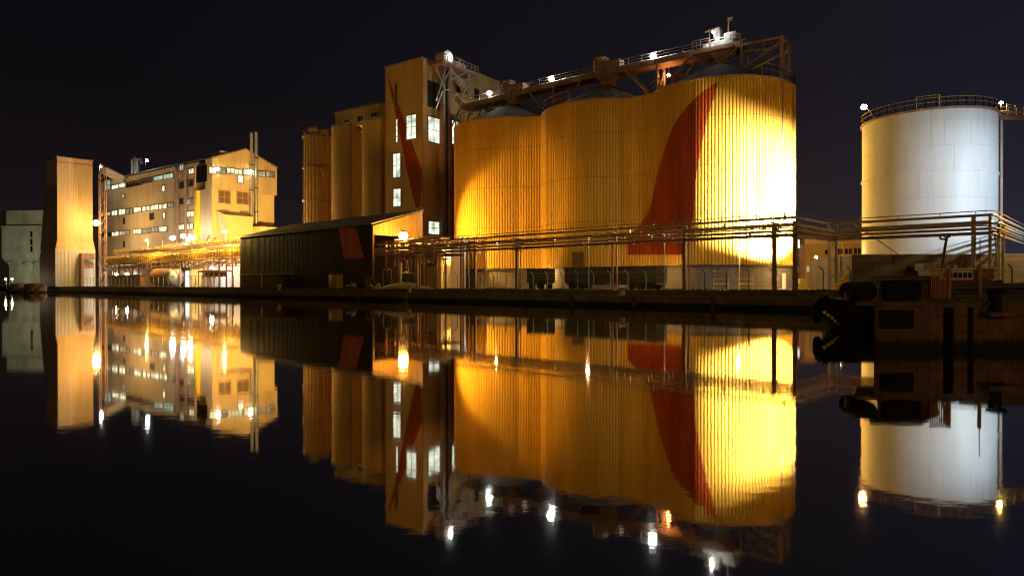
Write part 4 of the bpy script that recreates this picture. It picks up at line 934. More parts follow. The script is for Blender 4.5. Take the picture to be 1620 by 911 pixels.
for off, z, r, mt in pipes:
    c0 = .35
    def bend(a, b, c, rr=.5):
        a, b, c = Vector(a), Vector(b), Vector(c); return [b + (a - b).normalized() * rr, b + ((a - b).normalized() + (c - b).normalized()) * rr * .3, b + (c - b).normalized() * rr]
    pts0 = [(xL, RT_ + off, z), (K1x - off, RT_ + off, z), (K1x - off, K2y + off, z), (K3x - off, K2y + off, z), (K3x - off, K2y + 26, z)]
    pts = [pts0[0]]
    for i in range(1, 4): pts += bend(pts0[i - 1], pts0[i], pts0[i + 1])
    pts.append(pts0[4])
    MB(Q).tube(pts, r, 8).build('pipe', mt, rack)
m = MB(Q); m2 = MB(Q)
zb_ = rz(374)
def rpost(px, big, t=RT_, ztop=None, twin=False):
    x = qp(px, t); zt_ = ztop or rz(351)
    if big: m.box(x - .14, x + .14, t - .03, t + .03, GZ, zt_); m.box(x - .18, x - .12, t - .16, t + .16, GZ, zt_); m.box(x + .12, x + .18, t - .16, t + .16, GZ, zt_)
    else: m.beam((x, t, GZ), (x, t, zt_), .2)
    if twin: m.beam((x + .42, t + .25, GZ), (x + .42, t + .25, zt_), .13)
    for z in (rz(375.5), rz(367.5), rz(360.5), rz(351)): m2.box(x - .07, x + .07, t - .95, t + 1.1, z - .06, z + .06)
    m2.box(x - .5, x + .5, t - .5, t + .5, GZ, GZ + .15)
for px, big, tw_ in ((1225, True, False), (1083, True, True), (969, False, True), (818, True, True), (752, True, False), (692, False, True), (660, False, True)): rpost(px, big, twin=tw_)
rpost(1258, True)
for px in (768, 733, 741): x = qp(px, RT_ + 2.2); m.beam((x, RT_ + 2.2, GZ), (x, RT_ + 2.2, rz(372)), .16)
build_split(m, 'post', 'steel_brown', rack); build_split(m2, 'crossarm', 'steel_brown', rack)
m = MB(Q)
x, y = K1x, K2y
for dx, dy in ((-.1, 0), (.55, .3)): m.beam((x + dx, y + dy, GZ), (x + dx, y + dy, rz(346)), .2)
for i in range(4): z = GZ + 1 + 1.6 * i; m.beam((x - .1, y, z), (x + .55, y + .3, z + 1.5), .08); m.beam((x + .55, y + .3, z), (x - .1, y, z + 1.5), .08)
for px in (1540, 1566): kx = (px - CX) / F; b = Q.w(0, K2y, 0); x = (kx * b.y - b.x) / (Q.ux.x - kx * Q.ux.y); m.beam((x, K2y, GZ), (x, K2y, rz(345)), .34 if px == 1540 else .24)
for dy in (2.5, 5.5): m.beam((K3x, K2y + dy, GZ), (K3x, K2y + dy, rz(352)), .26)
m.beam((K3x, K2y + .2, GZ + 2.3), (K3x, K2y + 2.5, rz(374)), .14); m.beam((K3x, K2y + 2.5, GZ + 2.3), (K3x, K2y + .2, rz(374)), .14)
for xx in [K1x + L2 * f for f in (.2, .45, .7, .9)]: m.beam((xx, K2y, rz(343.5)), (xx, K2y, rz(337)), .07)
build_split(m, 'post', 'steel_grey', rack)
m = MB(Q)                                                           # brackets, valves and clamps glinting along the rack
for i in range(70):
    px = 650 + 600 * rnd.random(); x = qp(px, RT_); off, z, r, _ = rnd.choice(pipes[1:]); m.box(x - .09, x + .09, RT_ + off - r - .05, RT_ + off + r + .05, z - r - .05, z + r + .12)
    if rnd.random() < .35: m.beam((x, RT_ + off, z), (x, RT_ + off, z + .45), .07); m.box(x - .12, x + .12, RT_ + off - .05, RT_ + off + .05, z + .42, z + .5)
for i in range(32): x = K1x - 1.9 * i; m.beam((x, RT_ + .05, rz(343.5)), (x, RT_, rz(337)), .05)
build_split(m, 'pipe_clamp', 'galv', rack)
m = MB(Q); m.beam((K1x + L2 * .14, K2y + .5, rz(343)), (K1x + L2 * .4, K2y + 3.5, rz(343) - 3.4), .12); m.build('stay', 'galv', rack)
# protective hoops at the post feet
m = MB(Q)
for px, dx, mt in ((1083, .9, 0), (969, -.8, 0), (969, .8, 1)):
    x = qp(px, 2.6) + dx * .9; m.tube([(x - .28, 2.6, GZ), (x - .28, 2.6, GZ + 1.0), (x + .28, 2.6, GZ + 1.0), (x + .28, 2.6, GZ)], .04, 6); m.beam((x - .28, 2.6, GZ + .5), (x + .28, 2.6, GZ + .5), .05)
build_split(m, 'guard_hoop', 'rust_orange', rack)

# ---------------------------------------------------------------- security fences
def fence(label, px0, px1, t, gap, h=2.35, side=-1):
    f = thing('security_fence', label, 'fence', Q.w(qp(px0, t), t, GZ)); f.rotation_euler.z = R(QA)
    xa_, xb_ = qp(px0, t), qp(px1, t); k = int((xb_ - xa_) / gap)
    first = None
    for i in range(k + 1):
        x = xa_ + gap * i
        if first is None:
            m = MB(Q); m.beam((x, t, GZ), (x, t, GZ + h - .35), .1); m.beam((x, t, GZ + h - .36), (x + side * .26, t - .3, GZ + h + .06), .09); first = m.build('post', 'blue_grey', f)
        else:
            c = first.copy(); C.objects.link(c); c.parent = f; c.location = (gap * i, 0, 0)
    m = MB(Q)
    for z in [GZ + .06 + .2 * j for j in range(11)]: m.beam((xa_, t, z), (xa_ + gap * k, t, z), .011)
    for j in range(3): m.beam((xa_ + side * .08 * (j + 1), t - .09 * (j + 1), GZ + h - .3 + .12 * j), (xa_ + gap * k + side * .08 * (j + 1), t - .09 * (j + 1), GZ + h - .3 + .12 * j), .012)
    m.build('wire', 'galv', f)
    return f
fence('green grey wire fence with cranked posts in front of the yellow silos', 706, 1660, 2.5, 2.42)
fence('wire fence with cranked posts along the quay before the malt house yard', 128, 376, 4.0, 3.3, 2.9)

# ---------------------------------------------------------------- white storage tank, bund wall, office
TX, TYc, TR = 53.0, 87.2, 7.42
tk = thing('storage_tank', 'large white cylindrical storage tank with rim railing at right', 'tank', (TX, TYc, GZ))
TZ = ZZ(170.5, TYc - TR) ; TZ += .12
m = MB(); m.lathe(TX, TYc, [(TR, GZ), (TR, TZ)], 96); m.lathe(TX, TYc, [(TR, TZ + .001), (.02, TZ + 1.2)], 64); m.build('shell', 'white_paint', tk)
zb_ = ZZ(269, TYc - TR)
m = MB(); m.lathe(TX, TYc, [(TR + .005, zb_ - .1), (TR + .14, zb_ - .1), (TR + .14, zb_ + .1), (TR + .005, zb_ + .1)], 96); m.build('wind_girder', 'white_paint', tk)
m = MB(); m.lathe(TX, TYc, [(TR - .2, TZ - .18), (TR + .2, TZ - .18), (TR + .2, TZ + .06), (TR - .2, TZ + .06)], 96); m.build('rim', 'steel_brown', tk)
m = MB()
def onT(a, z, rr=TR): return (TX + rr * math.cos(R(a)), TYc + rr * math.sin(R(a)), z)
for z in (zb_ - 6.2, zb_ - 3.1, zb_ + 3.0, zb_ + 6.0): m.lathe(TX, TYc, [(TR + .004, z - .012), (TR + .01, z), (TR + .004, z + .012)], 96)
for a, za, zb2 in ((-140, zb_, zb_ + 3), (-118, zb_ + 3, TZ), (-128, zb_ - 3.1, zb_), (-100, zb_, zb_ + 3), (-85, zb_ + 3, zb_ + 6), (-108, zb_ + 3, zb_ + 6)):
    m.beam(onT(a, za, TR + .002), onT(a, zb2, TR + .002), .014)
m.build('weld_seam', 'tank_stain', tk)
m = MB(); k = 44
for j in range(k): railing(m, [onT(360 * j / k, TZ + .06, TR + .1), onT(360 * (j + 1) / k, TZ + .06, TR + .1)], 1.15, 3, .04)
p_ = onT(-128, TZ, TR)
for a0_ in (-130, -112): m.beam(onT(a0_, TZ, TR + .1), onT(a0_, TZ + 1.55, TR + .1), .08)
m.beam(onT(-130, TZ + 1.5, TR + .1), onT(-121, TZ + 1.5, TR + .1), .06); m.beam(onT(-121, TZ + 1.5, TR + .1), onT(-112, TZ + 1.5, TR + .1), .06)
m.build('railing', 'box_yellow', tk)  # golden lamplight put into the railing's yellow colour
ax = P(1583.5, 250, 84.5); 
m = MB(); m.tube([(ax.x, ax.y, GZ), (ax.x, ax.y, ZZ(186, 84.5))], .17, 10); m.build('riser_pipe', 'pipe_clad', tk)
m = MB()
for py in (282, 222): z = ZZ(py, 84.5); m.beam((ax.x, ax.y, z), onT(-18, z, TR), .12)
build_split(m, 'pipe_bracket', 'steel_brown', tk)
# catwalk leaving the tank to the right
cwk = thing('tank_catwalk', 'narrow steel catwalk leaving the white tank rim to the right', 'catwalk', (ax.x, ax.y, TZ - 1))
pA = Vector((ax.x - .6, ax.y, ZZ(184, 84.5))); pB = pA + Vector((16, 5, .6))
m = MB(); m.beam(pA, pB, 1.3, .12); m.beam(pA + Vector((0, -.6, -.35)), pB + Vector((0, -.6, -.35)), .14, .5); m.build('deck', 'steel_brown', cwk)
m = MB(); railing(m, [pA + Vector((.8, -.6, .1)), pB + Vector((0, -.6, .1))], 1.2, 1.5, .04); railing(m, [pA + Vector((.8, .6, .1)), pB + Vector((0, .6, .1))], 1.2, 1.5, .04); m.build('railing', 'pipe_clad', cwk)
m = MB(); m.tube([pA + Vector((0, -.75, .35)), pB + Vector((0, -.75, .35))], .14, 8); m.build('pipe', 'pipe_clad', cwk)

# bund wall
BW = Frame((1352 - CX) / F * 70, 70, -2.5)
x1_ = BW.fx(1720); zt = ZZ(403.5, 70)
bw = fthing('bund_wall', 'long stained concrete bund wall in front of the white tank', 'wall', BW)
m = MB(BW); m.box(0, x1_, 0, .35, GZ, zt); m.build('wall_face', 'wall_concrete', bw)
m = MB(BW); m.box(-.28, -.003, 0.0, 11, GZ, zt - .02); m.build('return_wall', 'wall_concrete', bw)
m = MB(BW); m.box(-.3, x1_, -.04, .4, zt + .003, zt + .09); m.build('coping', 'concrete', bw)
m = MB(BW); xx = BW.fx(1583, -.3); 
ld = fthing('wall_ladder', 'thin pale blue ladder leaning on the bund wall at right', 'ladder', BW)
for dx in (-.22, .22): m.beam((xx + dx - .25, -.9, GZ + .2), (xx + dx, -.06, zt + .35), .06)
build_split(m, 'rail', 'blue_grey', ld)
m = MB(BW)
for i in range(13): f = (i + .5) / 13; m.beam((xx - .22 - .25 * (1 - f), -.9 + .84 * f, GZ + .2 + (zt + .15 - GZ) * f), (xx + .22 - .25 * (1 - f), -.9 + .84 * f, GZ + .2 + (zt + .15 - GZ) * f), .035)
build_split(m, 'rung', 'blue_grey', ld)
# office behind
OF = Frame((1262 - CX) / F * 122, 122, -4)
of = fthing('office_building', 'low beige office block between the yellow silo and the white tank', 'building', OF)
xw = OF.fx(1375); zt = ZZ(387, 122)
m = MB(OF); m.box(-3, xw, 0, 12, GZ, zt); m.build('wall', 'concrete_tan', of)
m = MB(OF); m.box(OF.fx(1271), xw, -.6, 12.2, zt + .004, zt + .9); m.build('parapet', 'clad_beige', of)
m = MB(OF); m.box(OF.fx(1273), OF.fx(1300), 2, 8, zt + .91, zt + 2.3); m.box(OF.fx(1330), OF.fx(1350), 2, 6, zt + .91, zt + 1.7); build_split(m, 'roof_plant', 'steel_brown', of)
def owin(p0, p1, t0, b0, nx, pane): 
    a0_, z1_ = OF.fz(p0, t0); z0_ = OF.fz(p0, b0)[1]; window(of, OF, 'f', -.01, a0_, OF.fx(p1), z0_, z1_, nx, 1, pane, 'concrete_tan', .1)
owin(1324, 1333, 393, 403, 2, 'glass_dark'); owin(1335, 1348, 393, 402.5, 2, 'glass_dark'); owin(1350, 1362, 392, 402, 2, 'glass_dark'); owin(1304, 1310, 395, 403, 1, 'glass_dark')
owin(1275.5, 1289, 420.5, 430.5, 3, 'lit_dim'); owin(1290, 1303, 419, 430.5, 2, 'lit_strip'); owin(1259, 1264, 420, 431, 1, 'lit_dim'); owin(1266, 1270, 419, 431, 1, 'lit_dim')
m = MB(OF)
for px, w_ in ((1267, .35), (1271, .2)): x = OF.fx(px, -.5); m.box(x - w_, x + w_, -.7, -.1, GZ, zt - .01)
build_split(m, 'column', 'steel_brown', of)
m = MB(OF); x = OF.fx(1261, -1.2); m.box(x - .4, x + .4, -1.3, -1.2, ZZ(393, 122), ZZ(380, 122)); m.build('sign_panel', 'lit_door', of)

# yard clutter near the office: yellow barriers, ramp
def barrier(label, px, Y, s=1.0):
    t_ = thing('yard_barrier', label, 'barrier', (*P(px, 0, Y).xy, GZ), -20, 'yellow yard barriers')
    X, Yw = P(px, 0, Y).xy
    m = MB(); m.tube([(X - .7 * s, Yw, GZ), (X - .7 * s, Yw, GZ + 1.0 * s), (X + .7 * s, Yw + .1, GZ + 1.0 * s), (X + .7 * s, Yw + .1, GZ)], .045, 6); m.build('hoop', 'yellow_paint', t_)
    m = MB(); m.beam((X - .68 * s, Yw, GZ + .55 * s), (X + .68 * s, Yw + .1, GZ + .55 * s), .05, .14); m.build('crossbar', 'yellow_paint', t_)
barrier('yellow tube barrier right of the quay corner post', 1273, 82); barrier('yellow tube barrier further right before the office', 1287, 84, 1.05); barrier('yellow tube barrier near the bund wall corner', 1300, 80)
for px in (1141, 1180): barrier('orange tube barrier by the silo plinth near pixel' if False else ('thin yellow barrier before the bright silo plinth, left of two' if px == 1141 else 'thin yellow barrier before the bright silo plinth, right of two'), px, 92, 1.5)
X, Yw = P(1267, 0, 84).xy
tag(MB().hull([(X - .8, Yw - .5, GZ), (X + .6, Yw - .5, GZ), (X + .6, Yw + .5, GZ), (X - .8, Yw + .5, GZ)], [(X - .1, Yw - .5, GZ + 1.4), (X + .6, Yw - .5, GZ + 1.2), (X + .6, Yw + .5, GZ + 1.2), (X - .1, Yw + .5, GZ + 1.4)]).build('grit_bin', 'yellow_paint', bevel=.05), 'slanted yellow grit bin beside the quay corner post', 'bin')
X, Yw = P(1332, 0, 71).xy
stp = thing('steel_steps', 'yellow lit steel steps leaning by the bund wall corner', 'steps', (X, Yw, GZ))
m = MB(); m.beam((X - 1.1, Yw, GZ + .1), (X + .6, Yw + .2, GZ + 1.9), .06, .2); m.beam((X - 1.1, Yw - .8, GZ + .1), (X + .6, Yw - .6, GZ + 1.9), .06, .2); build_split(m, 'stringer', 'yellow_paint', stp)
m = MB()
for i in range(7): f = (i + .5) / 7; m.box(X - 1.1 + 1.7 * f - .14, X - 1.1 + 1.7 * f + .14, Yw - .76 + .2 * f, Yw - .04 + .2 * f, GZ + .1 + 1.8 * f, GZ + .15 + 1.8 * f)
build_split(m, 'tread', 'yellow_paint', stp)

# dark trailers standing before the silo plinth
def trailer(label, p0, p1, Y, h):
    a = P(p0, 0, Y); b = P(p1, 0, Y - (p1 - p0) / 14); fr_ = Frame(a.x, a.y, math.degrees(math.atan2(b.y - a.y, b.x - a.x))); l = (Vector((b.x, b.y)) - fr_.o).length
    t_ = fthing('parked_trailer', label, 'trailer', fr_)
    m = MB(fr_); m.box(0, l, 0, 2.5, GZ + .95, GZ + h); m.build('body', 'truck_dark', t_, bevel=.08)
    m = MB(fr_); m.box(.2, l - .2, .3, 2.2, GZ + .7, GZ + .94); m.build('chassis', 'steel_dark', t_)
    for x in ([.9, l - .9] if l < 6 else [1.2, 2.4, l - 3.6, l - 2.4, l - 1.2]):
        for y in (.15, 2.35):
            m = MB(fr_); m.tube([(x, y - .14, GZ + .48), (x, y + .14, GZ + .48)], .48, 16); m.build('wheel', 'rubber', t_)
    m = MB(fr_)
    for i in range(int(l / 1.1)): m.box(.4 + 1.1 * i, .47 + 1.1 * i, -.05, -.004, GZ + 1.0, GZ + h - .05)
    m.box(0, l, -.06, -.052, GZ + h - .28, GZ + h - .18); m.build('rib', 'truck_dark', t_)
trailer('short dark trailer parked before the middle silo plinth', 833, 862, 99, 3.0)
trailer('long dark trailer parked before the right silo plinth', 893, 1038, 96, 3.1)

# ---------------------------------------------------------------- clutter under the shed's open end
cl = fthing('process_pipework', 'dense frame of pipes, tanks and walkways under the sodium lamp', 'pipework', S)
m = MB(S); mp_ = MB(S)
for x in (2.0, 5.5, 9.0, 12.5, 16.5):
    for y in (1.5, 6.5): m.beam((x, y, GZ), (x, y, GZ + 8.5), .28)
for z in (GZ + 5.6, GZ + 8.3): m.box(1.8, 17, 1.3, 1.6, z, z + .3); m.box(1.8, 17, 6.3, 6.6, z, z + .3); 
m.box(1.8, 17, 1.62, 6.28, GZ + 5.9, GZ + 6.0); railing(m, [(1.8, 1.3, GZ + 6.0), (17, 1.3, GZ + 6.0)], 1.1, 1.7, .05)
m.build('frame', 'steel_brown', cl)
for i in range(26):
    y = 1.2 + rnd.random() * 5; z = GZ + 5 + rnd.random() * 4.2; x = 2 + rnd.random() * 8; l = 4 + rnd.random() * 8
    mp_.tube([(x, y, z - rnd.random() * 3), (x, y, z), (x + l, y, z), (x + l, y, z + (rnd.random() - .6) * 3)], .08 + rnd.random() * .14, 7)
mp_.build('pipe', 'pipe_clad', cl)
m = MB(S)
for x, y, r, h in ((4, -1.2, .8, 3.2), (9.4, -.8, 1.2, 2.6), (14.8, -.5, .8, 3.8)): m.lathe(15 * 0 + x, y + 1.5, [(r, GZ), (r, GZ + h), (r * .5, GZ + h + .5), (.02, GZ + h + .55)], 18)
build_split(m, 'vessel', 'steel_dark', cl)
m = MB(S)
for x in (3.2, 8.0, 11): m.lathe(x, 3.5, [(.55, GZ), (.55, GZ + 4.5), (.2, GZ + 5.2), (.15, GZ + 8)], 14)
build_split(m, 'column_pipe', 'galv', cl)
lou = fthing('louvre_screen', 'slatted timber screen standing in the lamplight left of the first silo', 'screen', S)
m = MB(S); lx = S.fx(675, -1); lx2 = S.fx(690, -1)
for i in range(12): z = GZ + .2 + .28 * i; m.box(lx, lx2, -1, -.9, z, z + .14)
build_split(m, 'slat', 'box_yellow', lou)
m = MB(S); m.beam((lx, -.85, GZ), (lx, -.85, GZ + 3.6), .12); m.beam((lx2, -.85, GZ), (lx2, -.85, GZ + 3.6), .12); build_split(m, 'post', 'steel_brown', lou)
# gravel / grain heap and scrap on the quay
def heap(name, label, cat, c, rx, ry, h, mt, seed, n=22, k=6):
    rr_ = random.Random(seed); m = MB(); v = [(c[0], c[1], c[2] + h)]; f = []
    for i in range(1, k + 1):
        for j in range(n):
            a = 2 * math.pi * j / n; q = i / k; w = 1 + (rr_.random() - .5) * .18; v.append((c[0] + rx * q * math.cos(a) * w, c[1] + ry * q * math.sin(a) * w, c[2] + (h * (1 - q ** 1.4) * (1 + (rr_.random() - .5) * .25) if i < k else -.02)))
    for j in range(n): f.append((0, 1 + j, 1 + (j + 1) % n))
    for i in range(k - 1):
        for j in range(n): a = 1 + i * n + j; b = 1 + i * n + (j + 1) % n; f.append((a, a + n, b + n, b))
    m.add(v, f); return tag(m.build(name, mt, smooth=60), label, cat)
w = Q.w(qp(641, 3.4), 3.4, GZ); heap('sand_heap', 'pale low sand heap at the quay edge under the lamp', 'heap', w, 4.6, 2.2, 1.1, 'yard', 3)
w = Q.w(qp(583, 3), 3, GZ)
sp = thing('scrap_pile', 'tangle of hoses and pipes piled at the right end of the dark shed', 'scrap pile', w)
for i in range(9):
    m = MB(); p0 = w + Vector(((rnd.random() - .5) * 5.2, (rnd.random() - .5) * 1.6, .2)); pts = [p0]
    for j in range(5): pts.append(pts[-1] + Vector(((rnd.random() - .5) * 1.7, (rnd.random() - .5) * .8, (rnd.random() - .45) * 1.3)))
    pts = [Vector((p_.x, p_.y, max(p_.z, GZ + .12))) for p_ in pts]; m.tube(pts, .09 + rnd.random() * .1, 7); m.build('hose', rnd.choice(['galv', 'steel_brown', 'rubber']), sp)
m = MB(); m.torus(w + Vector((.3, -.2, .95)), (.5, -1, .3), .8, .13, 20, 8); m.torus(w + Vector((.5, -.5, .9)), (.1, -1, .3), .66, .12, 20, 8); m.torus(w + Vector((.1, -.6, .8)), (-.4, -1, .5), .6, .12, 20, 8); m.build('hose_coil', 'steel_dark', sp)

# ---------------------------------------------------------------- bollards on the far quay
def bollard(label, px, t=.28, s=1.0, group='mooring bollards on the far quay'):
    w = Q.w(qp(px, t), t, LIP + .08); o = None
    m = MB(); m.lathe(w.x, w.y, [(.34 * s, w.z), (.24 * s, w.z + .08 * s), (.2 * s, w.z + .55 * s), (.36 * s, w.z + .68 * s), (.38 * s, w.z + .8 * s), (.25 * s, w.z + .9 * s), (.01, w.z + .92 * s)], 18)
    m.box(w.x - .42 * s, w.x + .42 * s, w.y - .3, w.y + .3, w.z - .06, w.z + .03)
    return tag(m.build('bollard', 'steel_brown'), label, 'bollard', group)
bollard('cast bollard on the quay edge before the dark shed', 442, s=1.3); bollard('cast bollard on the quay edge below the sand heap', 648, s=1.15); bollard('cast bollard on the quay edge before the silos', 985, s=1.1)
m = MB(Q); x = qp(640, -.2); m.beam((x, -.2, .2), (x + .9, -.25, 1.1), .12); m.beam((x + .5, -.2, .05), (x + .9, -.22, .7), .1)
tag(m.build('mooring_chain', 'galv'), 'short pale ladder bar hanging on the quay wall under the bollard', 'ladder')
# boulders and dolphins at the far left
for i, (px, py, r, lab) in enumerate(((33, 452, 3.4, 'big dark mooring dolphin studded with tyres at far left'), (57, 454, 2.8, 'smaller tyre studded dolphin left of the elevator tower'))):
    Yd = 214 - 6 * i; c = P(px, 452, Yd)
    d_ = thing('mooring_dolphin', lab, 'dolphin', (c.x, c.y, -.5), 0, 'tyre studded mooring dolphins')
    m = MB(); m.lathe(c.x, c.y, [(r, -.5), (r * 1.02, 1.6), (r * .75, 2.8), (.02, 3.0)], 16); m.build('drum', 'concrete_dark', d_)
    m = MB()
    for j in range(9): a = R(-150 + 15 * j + rnd.random() * 8); z = .5 + (j % 3) * .8; m.torus((c.x + r * 1.05 * math.cos(a), c.y + r * 1.05 * math.sin(a), z), (math.cos(a), math.sin(a), 0), .4, .16, 14, 6)
    m.build('tyre', 'steel_dark', d_)

# ---------------------------------------------------------------- near jetty at right
JY = 25.5; JZ = 1.81
jx0 = (1383 - CX) / F * JY
jt = tag(MB().prism([(jx0, JY), (46, JY), (46, 32), (17.8, 32)], -1.5, JZ).build('jetty', 'jetty_stone', smooth=0), 'dark masonry jetty in the right foreground', 'jetty')
mJ = MB()
x = jx0 + 1.8
while x < 45: l = 1.5 + rnd.random() * .4; mJ.box(x, x + l - .02, JY - .05, JY + .7, JZ + .003, JZ + .03); x += l
o = mJ.build('coping', 'jetty_stone', jt, smooth=0)
mJ = MB()
for px, wd in ((1500, .17), (1535, .09)): x = (px - CX) / F * JY; mJ.box(x - wd, x + wd, JY - .06, JY - .004, -.5, JZ - .2)
mJ.build('recess_shade', 'void_shade', jt)  # dark strips on the wall face, recess shade put into their colour
def jfn():
    x = (1462 + 175 * rnd.random() - CX) / F * JY; return x, JY + .02 + rnd.random() ** 2 * 1.6, JZ + .02
tufts('grass_fringe', 900, jfn, .04, .14, 'short green grass along the jetty top edge')
# concrete block with fenders at the jetty head
db = thing('jetty_head_block', 'raised concrete block with black rubber fenders at the jetty head', 'concrete block', ((1420 - CX) / F * JY, JY, 0))
k_ = JY / F
def jx(px): return (px - CX) * k_
def jz(py): return CZ + (H - py) * k_
JB = JY + 2.4
def jb(px): return (px - CX) / F * JB
m = MB()
fy = JY - .12
m.hull([(jx(1383), fy, -1.0), (jx(1470), fy, -1.0), (jb(1484), JB, -1.0), (jb(1392), JB, -1.0)], [(jx(1383), fy, jz(482)), (jx(1470), fy, jz(482)), (jb(1484), JB, jz(482)), (jb(1392), JB, jz(482))])
m.hull([(jx(1348), fy - .02, jz(483)), (jx(1456), fy - .02, jz(483)), (jb(1470), JB, jz(483)), (jb(1356), JB, jz(483))], [(jx(1354), fy, jz(477)), (jx(1456), fy, jz(477)), (jb(1470), JB, jz(477)), (jb(1362), JB, jz(477))])
m.hull([(jx(1388), fy + .15, jz(476.8)), (jx(1458), fy + .15, jz(476.8)), (jb(1482), JB - .1, jz(476.8)), (jb(1398), JB - .1, jz(476.8))], [(jx(1396), fy + .3, jz(444)), (jx(1456), fy + .3, jz(444)), (jb(1480), JB - .2, jz(442)), (jb(1402), JB - .2, jz(442))])
m.build('concrete_body', 'jetty_stone', db, bevel=.03)
m = MB(); m.hull([(jx(1371), fy - .05, jz(444)), (jx(1457), fy - .05, jz(444)), (jb(1484), JB - .05, jz(443.5)), (jb(1386), JB - .05, jz(443.5))], [(jx(1375), fy, jz(437.5)), (jx(1456), fy, jz(436.5)), (jb(1483), JB - .2, jz(435)), (jb(1388), JB - .2, jz(435))]); m.build('cap_slab', 'jetty_stone', db, bevel=.02)
m = MB(); m.box(jx(1397), jx(1452), fy - .12, fy + .28, jz(474), jz(447)); m.box(jx(1388), jx(1441), fy - .10, fy - .02, jz(519), jz(490)); build_split(m, 'fender_panel', 'rubber', db, bevel=.06)
m = MB(); m.tube([(jx(1367), fy - .15, jz(461)), (jx(1368), fy + 1.4, jz(461))], (475 - 445) / 2 * k_, 24); build_split(m, 'roller_fender', 'rubber', db)
m = MB(); m.box(jx(1346), jx(1351), fy + .5, fy + .6, jz(476), jz(463)); m.build('marker_plate', 'hull_red', db)
# bollard on the jetty, half sunk in a recess of its wall
X = jx(1571)
jb = thing('jetty_bollard', 'large black mushroom bollard in a recess of the jetty edge', 'bollard', (X, JY - .1, 1.2))
m = MB(); m.lathe(X, JY - .12, [(.21, jz(492)), (.21, jz(468)), (.24, jz(464))], 20); m.build('stem', 'hull_black', jb)
m = MB(); m.lathe(X + .06, JY - .12, [(.22, jz(465)), (.33, jz(461.5)), (.36, jz(459)), (.28, jz(457)), (.02, jz(456.3))], 22); m.build('cap', 'hull_black', jb)
m = MB(); m.box(X - .48, X + .48, JY - .5, JY - .01, jz(500), jz(493)); m.tube([(X - .4, JY - .2, jz(493)), (X - .34, JY - .2, jz(483)), (X - .2, JY - .14, jz(478))], .05, 6); m.build('base', 'jetty_stone', jb)
# rusty gate and posts on the jetty
gt = thing('jetty_gate', 'rusty orange barred gate standing on the jetty', 'gate', (jx(1488), JY + .9, JZ))
kg = (JY + .9) / F
def gx(px): return (px - CX) * kg
def gzz(py): return CZ + (H - py) * kg
m = MB()
for i in range(8): x = gx(1473 + 3.4 * i); m.beam((x, JY + .9, JZ), (x, JY + .9, gzz(427)), .034)
m.beam((gx(1471), JY + .9, gzz(426.5)), (gx(1500), JY + .9, gzz(426.5)), .05); m.build('bars', 'rust_orange', gt)
m = MB(); m.box(gx(1498.5), gx(1502.5), JY + .8, JY + 1.0, JZ, gzz(425)); m.build('gate_post', 'rust_orange', gt)
m = MB(); x = gx(1550); tag(m.box(x - .045, x + .045, JY + .85, JY + .95, JZ, gzz(423)).box(x - .012, x + .012, JY + .88, JY + .905, gzz(423), gzz(378)).build('timber_post', 'timber'), 'slender timber post with a thin rod standing on the jetty', 'post')
# pipe pile behind
pp = thing('pipe_stack', 'stack of dark steel pipes lying on the jetty behind the bollard', 'pipe stack', (jx(1570), JY + 2.6, JZ))
kp = (JY + 2.6) / F
for i, (p0, y0, p1, y1, r) in enumerate(((1505, 469, 1625, 469, .17), (1505, 462, 1625, 461, .16), (1520, 455, 1628, 452, .13), (1528, 459, 1592, 446, .1))):
    m = MB(); m.tube([((p0 - CX) * kp, JY + 2.6 + .3 * (i % 2), CZ + (H - y0) * kp), ((p1 - CX) * kp, JY + 2.6 + .3 * (i % 2), CZ + (H - y1) * kp)], r, 12); m.build('pipe', 'steel_dark', pp)
m = MB(); m.tube([((1594 - CX) * kp, JY + 3, CZ + (H - 451) * kp), ((1640 - CX) * kp, JY + 3, CZ + (H - 450.5) * kp)], .05, 8); tag(m.build('white_pipe', 'white_paint'), 'thin white pipe lying on top of the dark pipe stack', 'pipe')
tp = heap('tarpaulin_heap', 'dark covered heap behind the jetty head block', 'heap', ((1441 - CX) / F * 29.5, 29.5, JZ), .75, .6, CZ + 28 * 29.5 / F - JZ, 'tarp', 9)

# ---------------------------------------------------------------- workboat moored behind the jetty
BY = 37.5; kb = BY / F
def bx_(px): return (px - CX) * kb
def bz(py): return CZ + (H - py) * kb
wk = thing('workboat', 'black hulled workboat with tyre fender and striped stem moored behind the jetty', 'boat', (bx_(1420), BY, 0))
secs = []                                                           # stations from bow (left) to stern: x, half beam deck, half beam water, deck z, keel z
for x, hb, hk, zd, zk in ((1291, .12, .02, bz(472), bz(489)), (1297, .7, .15, bz(473), bz(497)), (1310, 1.5, .5, bz(474.5), bz(508)), (1326, 2.0, 1.0, bz(476), -.5), (1360, 2.3, 1.6, bz(478), -.6), (1450, 2.4, 1.9, bz(479), -.6), (1545, 2.3, 1.8, bz(478), -.5), (1562, 2.1, 1.5, bz(477), -.2)):
    secs.append([(bx_(x), BY - hb, zd), (bx_(x) + .0, BY - hk, zk), (bx_(x), BY + hk, zk), (bx_(x), BY + hb, zd)])
m = MB(); v = [q for s_ in secs for q in s_]; f = []
for i in range(len(secs) - 1):
    for j in range(4): f.append((4 * i + j, 4 * i + 4 + j, 4 * i + 4 + (j + 1) % 4, 4 * i + (j + 1) % 4))
f += [(0, 1, 2, 3), tuple(4 * (len(secs) - 1) + j for j in (3, 2, 1, 0))]
m.add(v, f); m.build('hull', 'hull_black', wk)
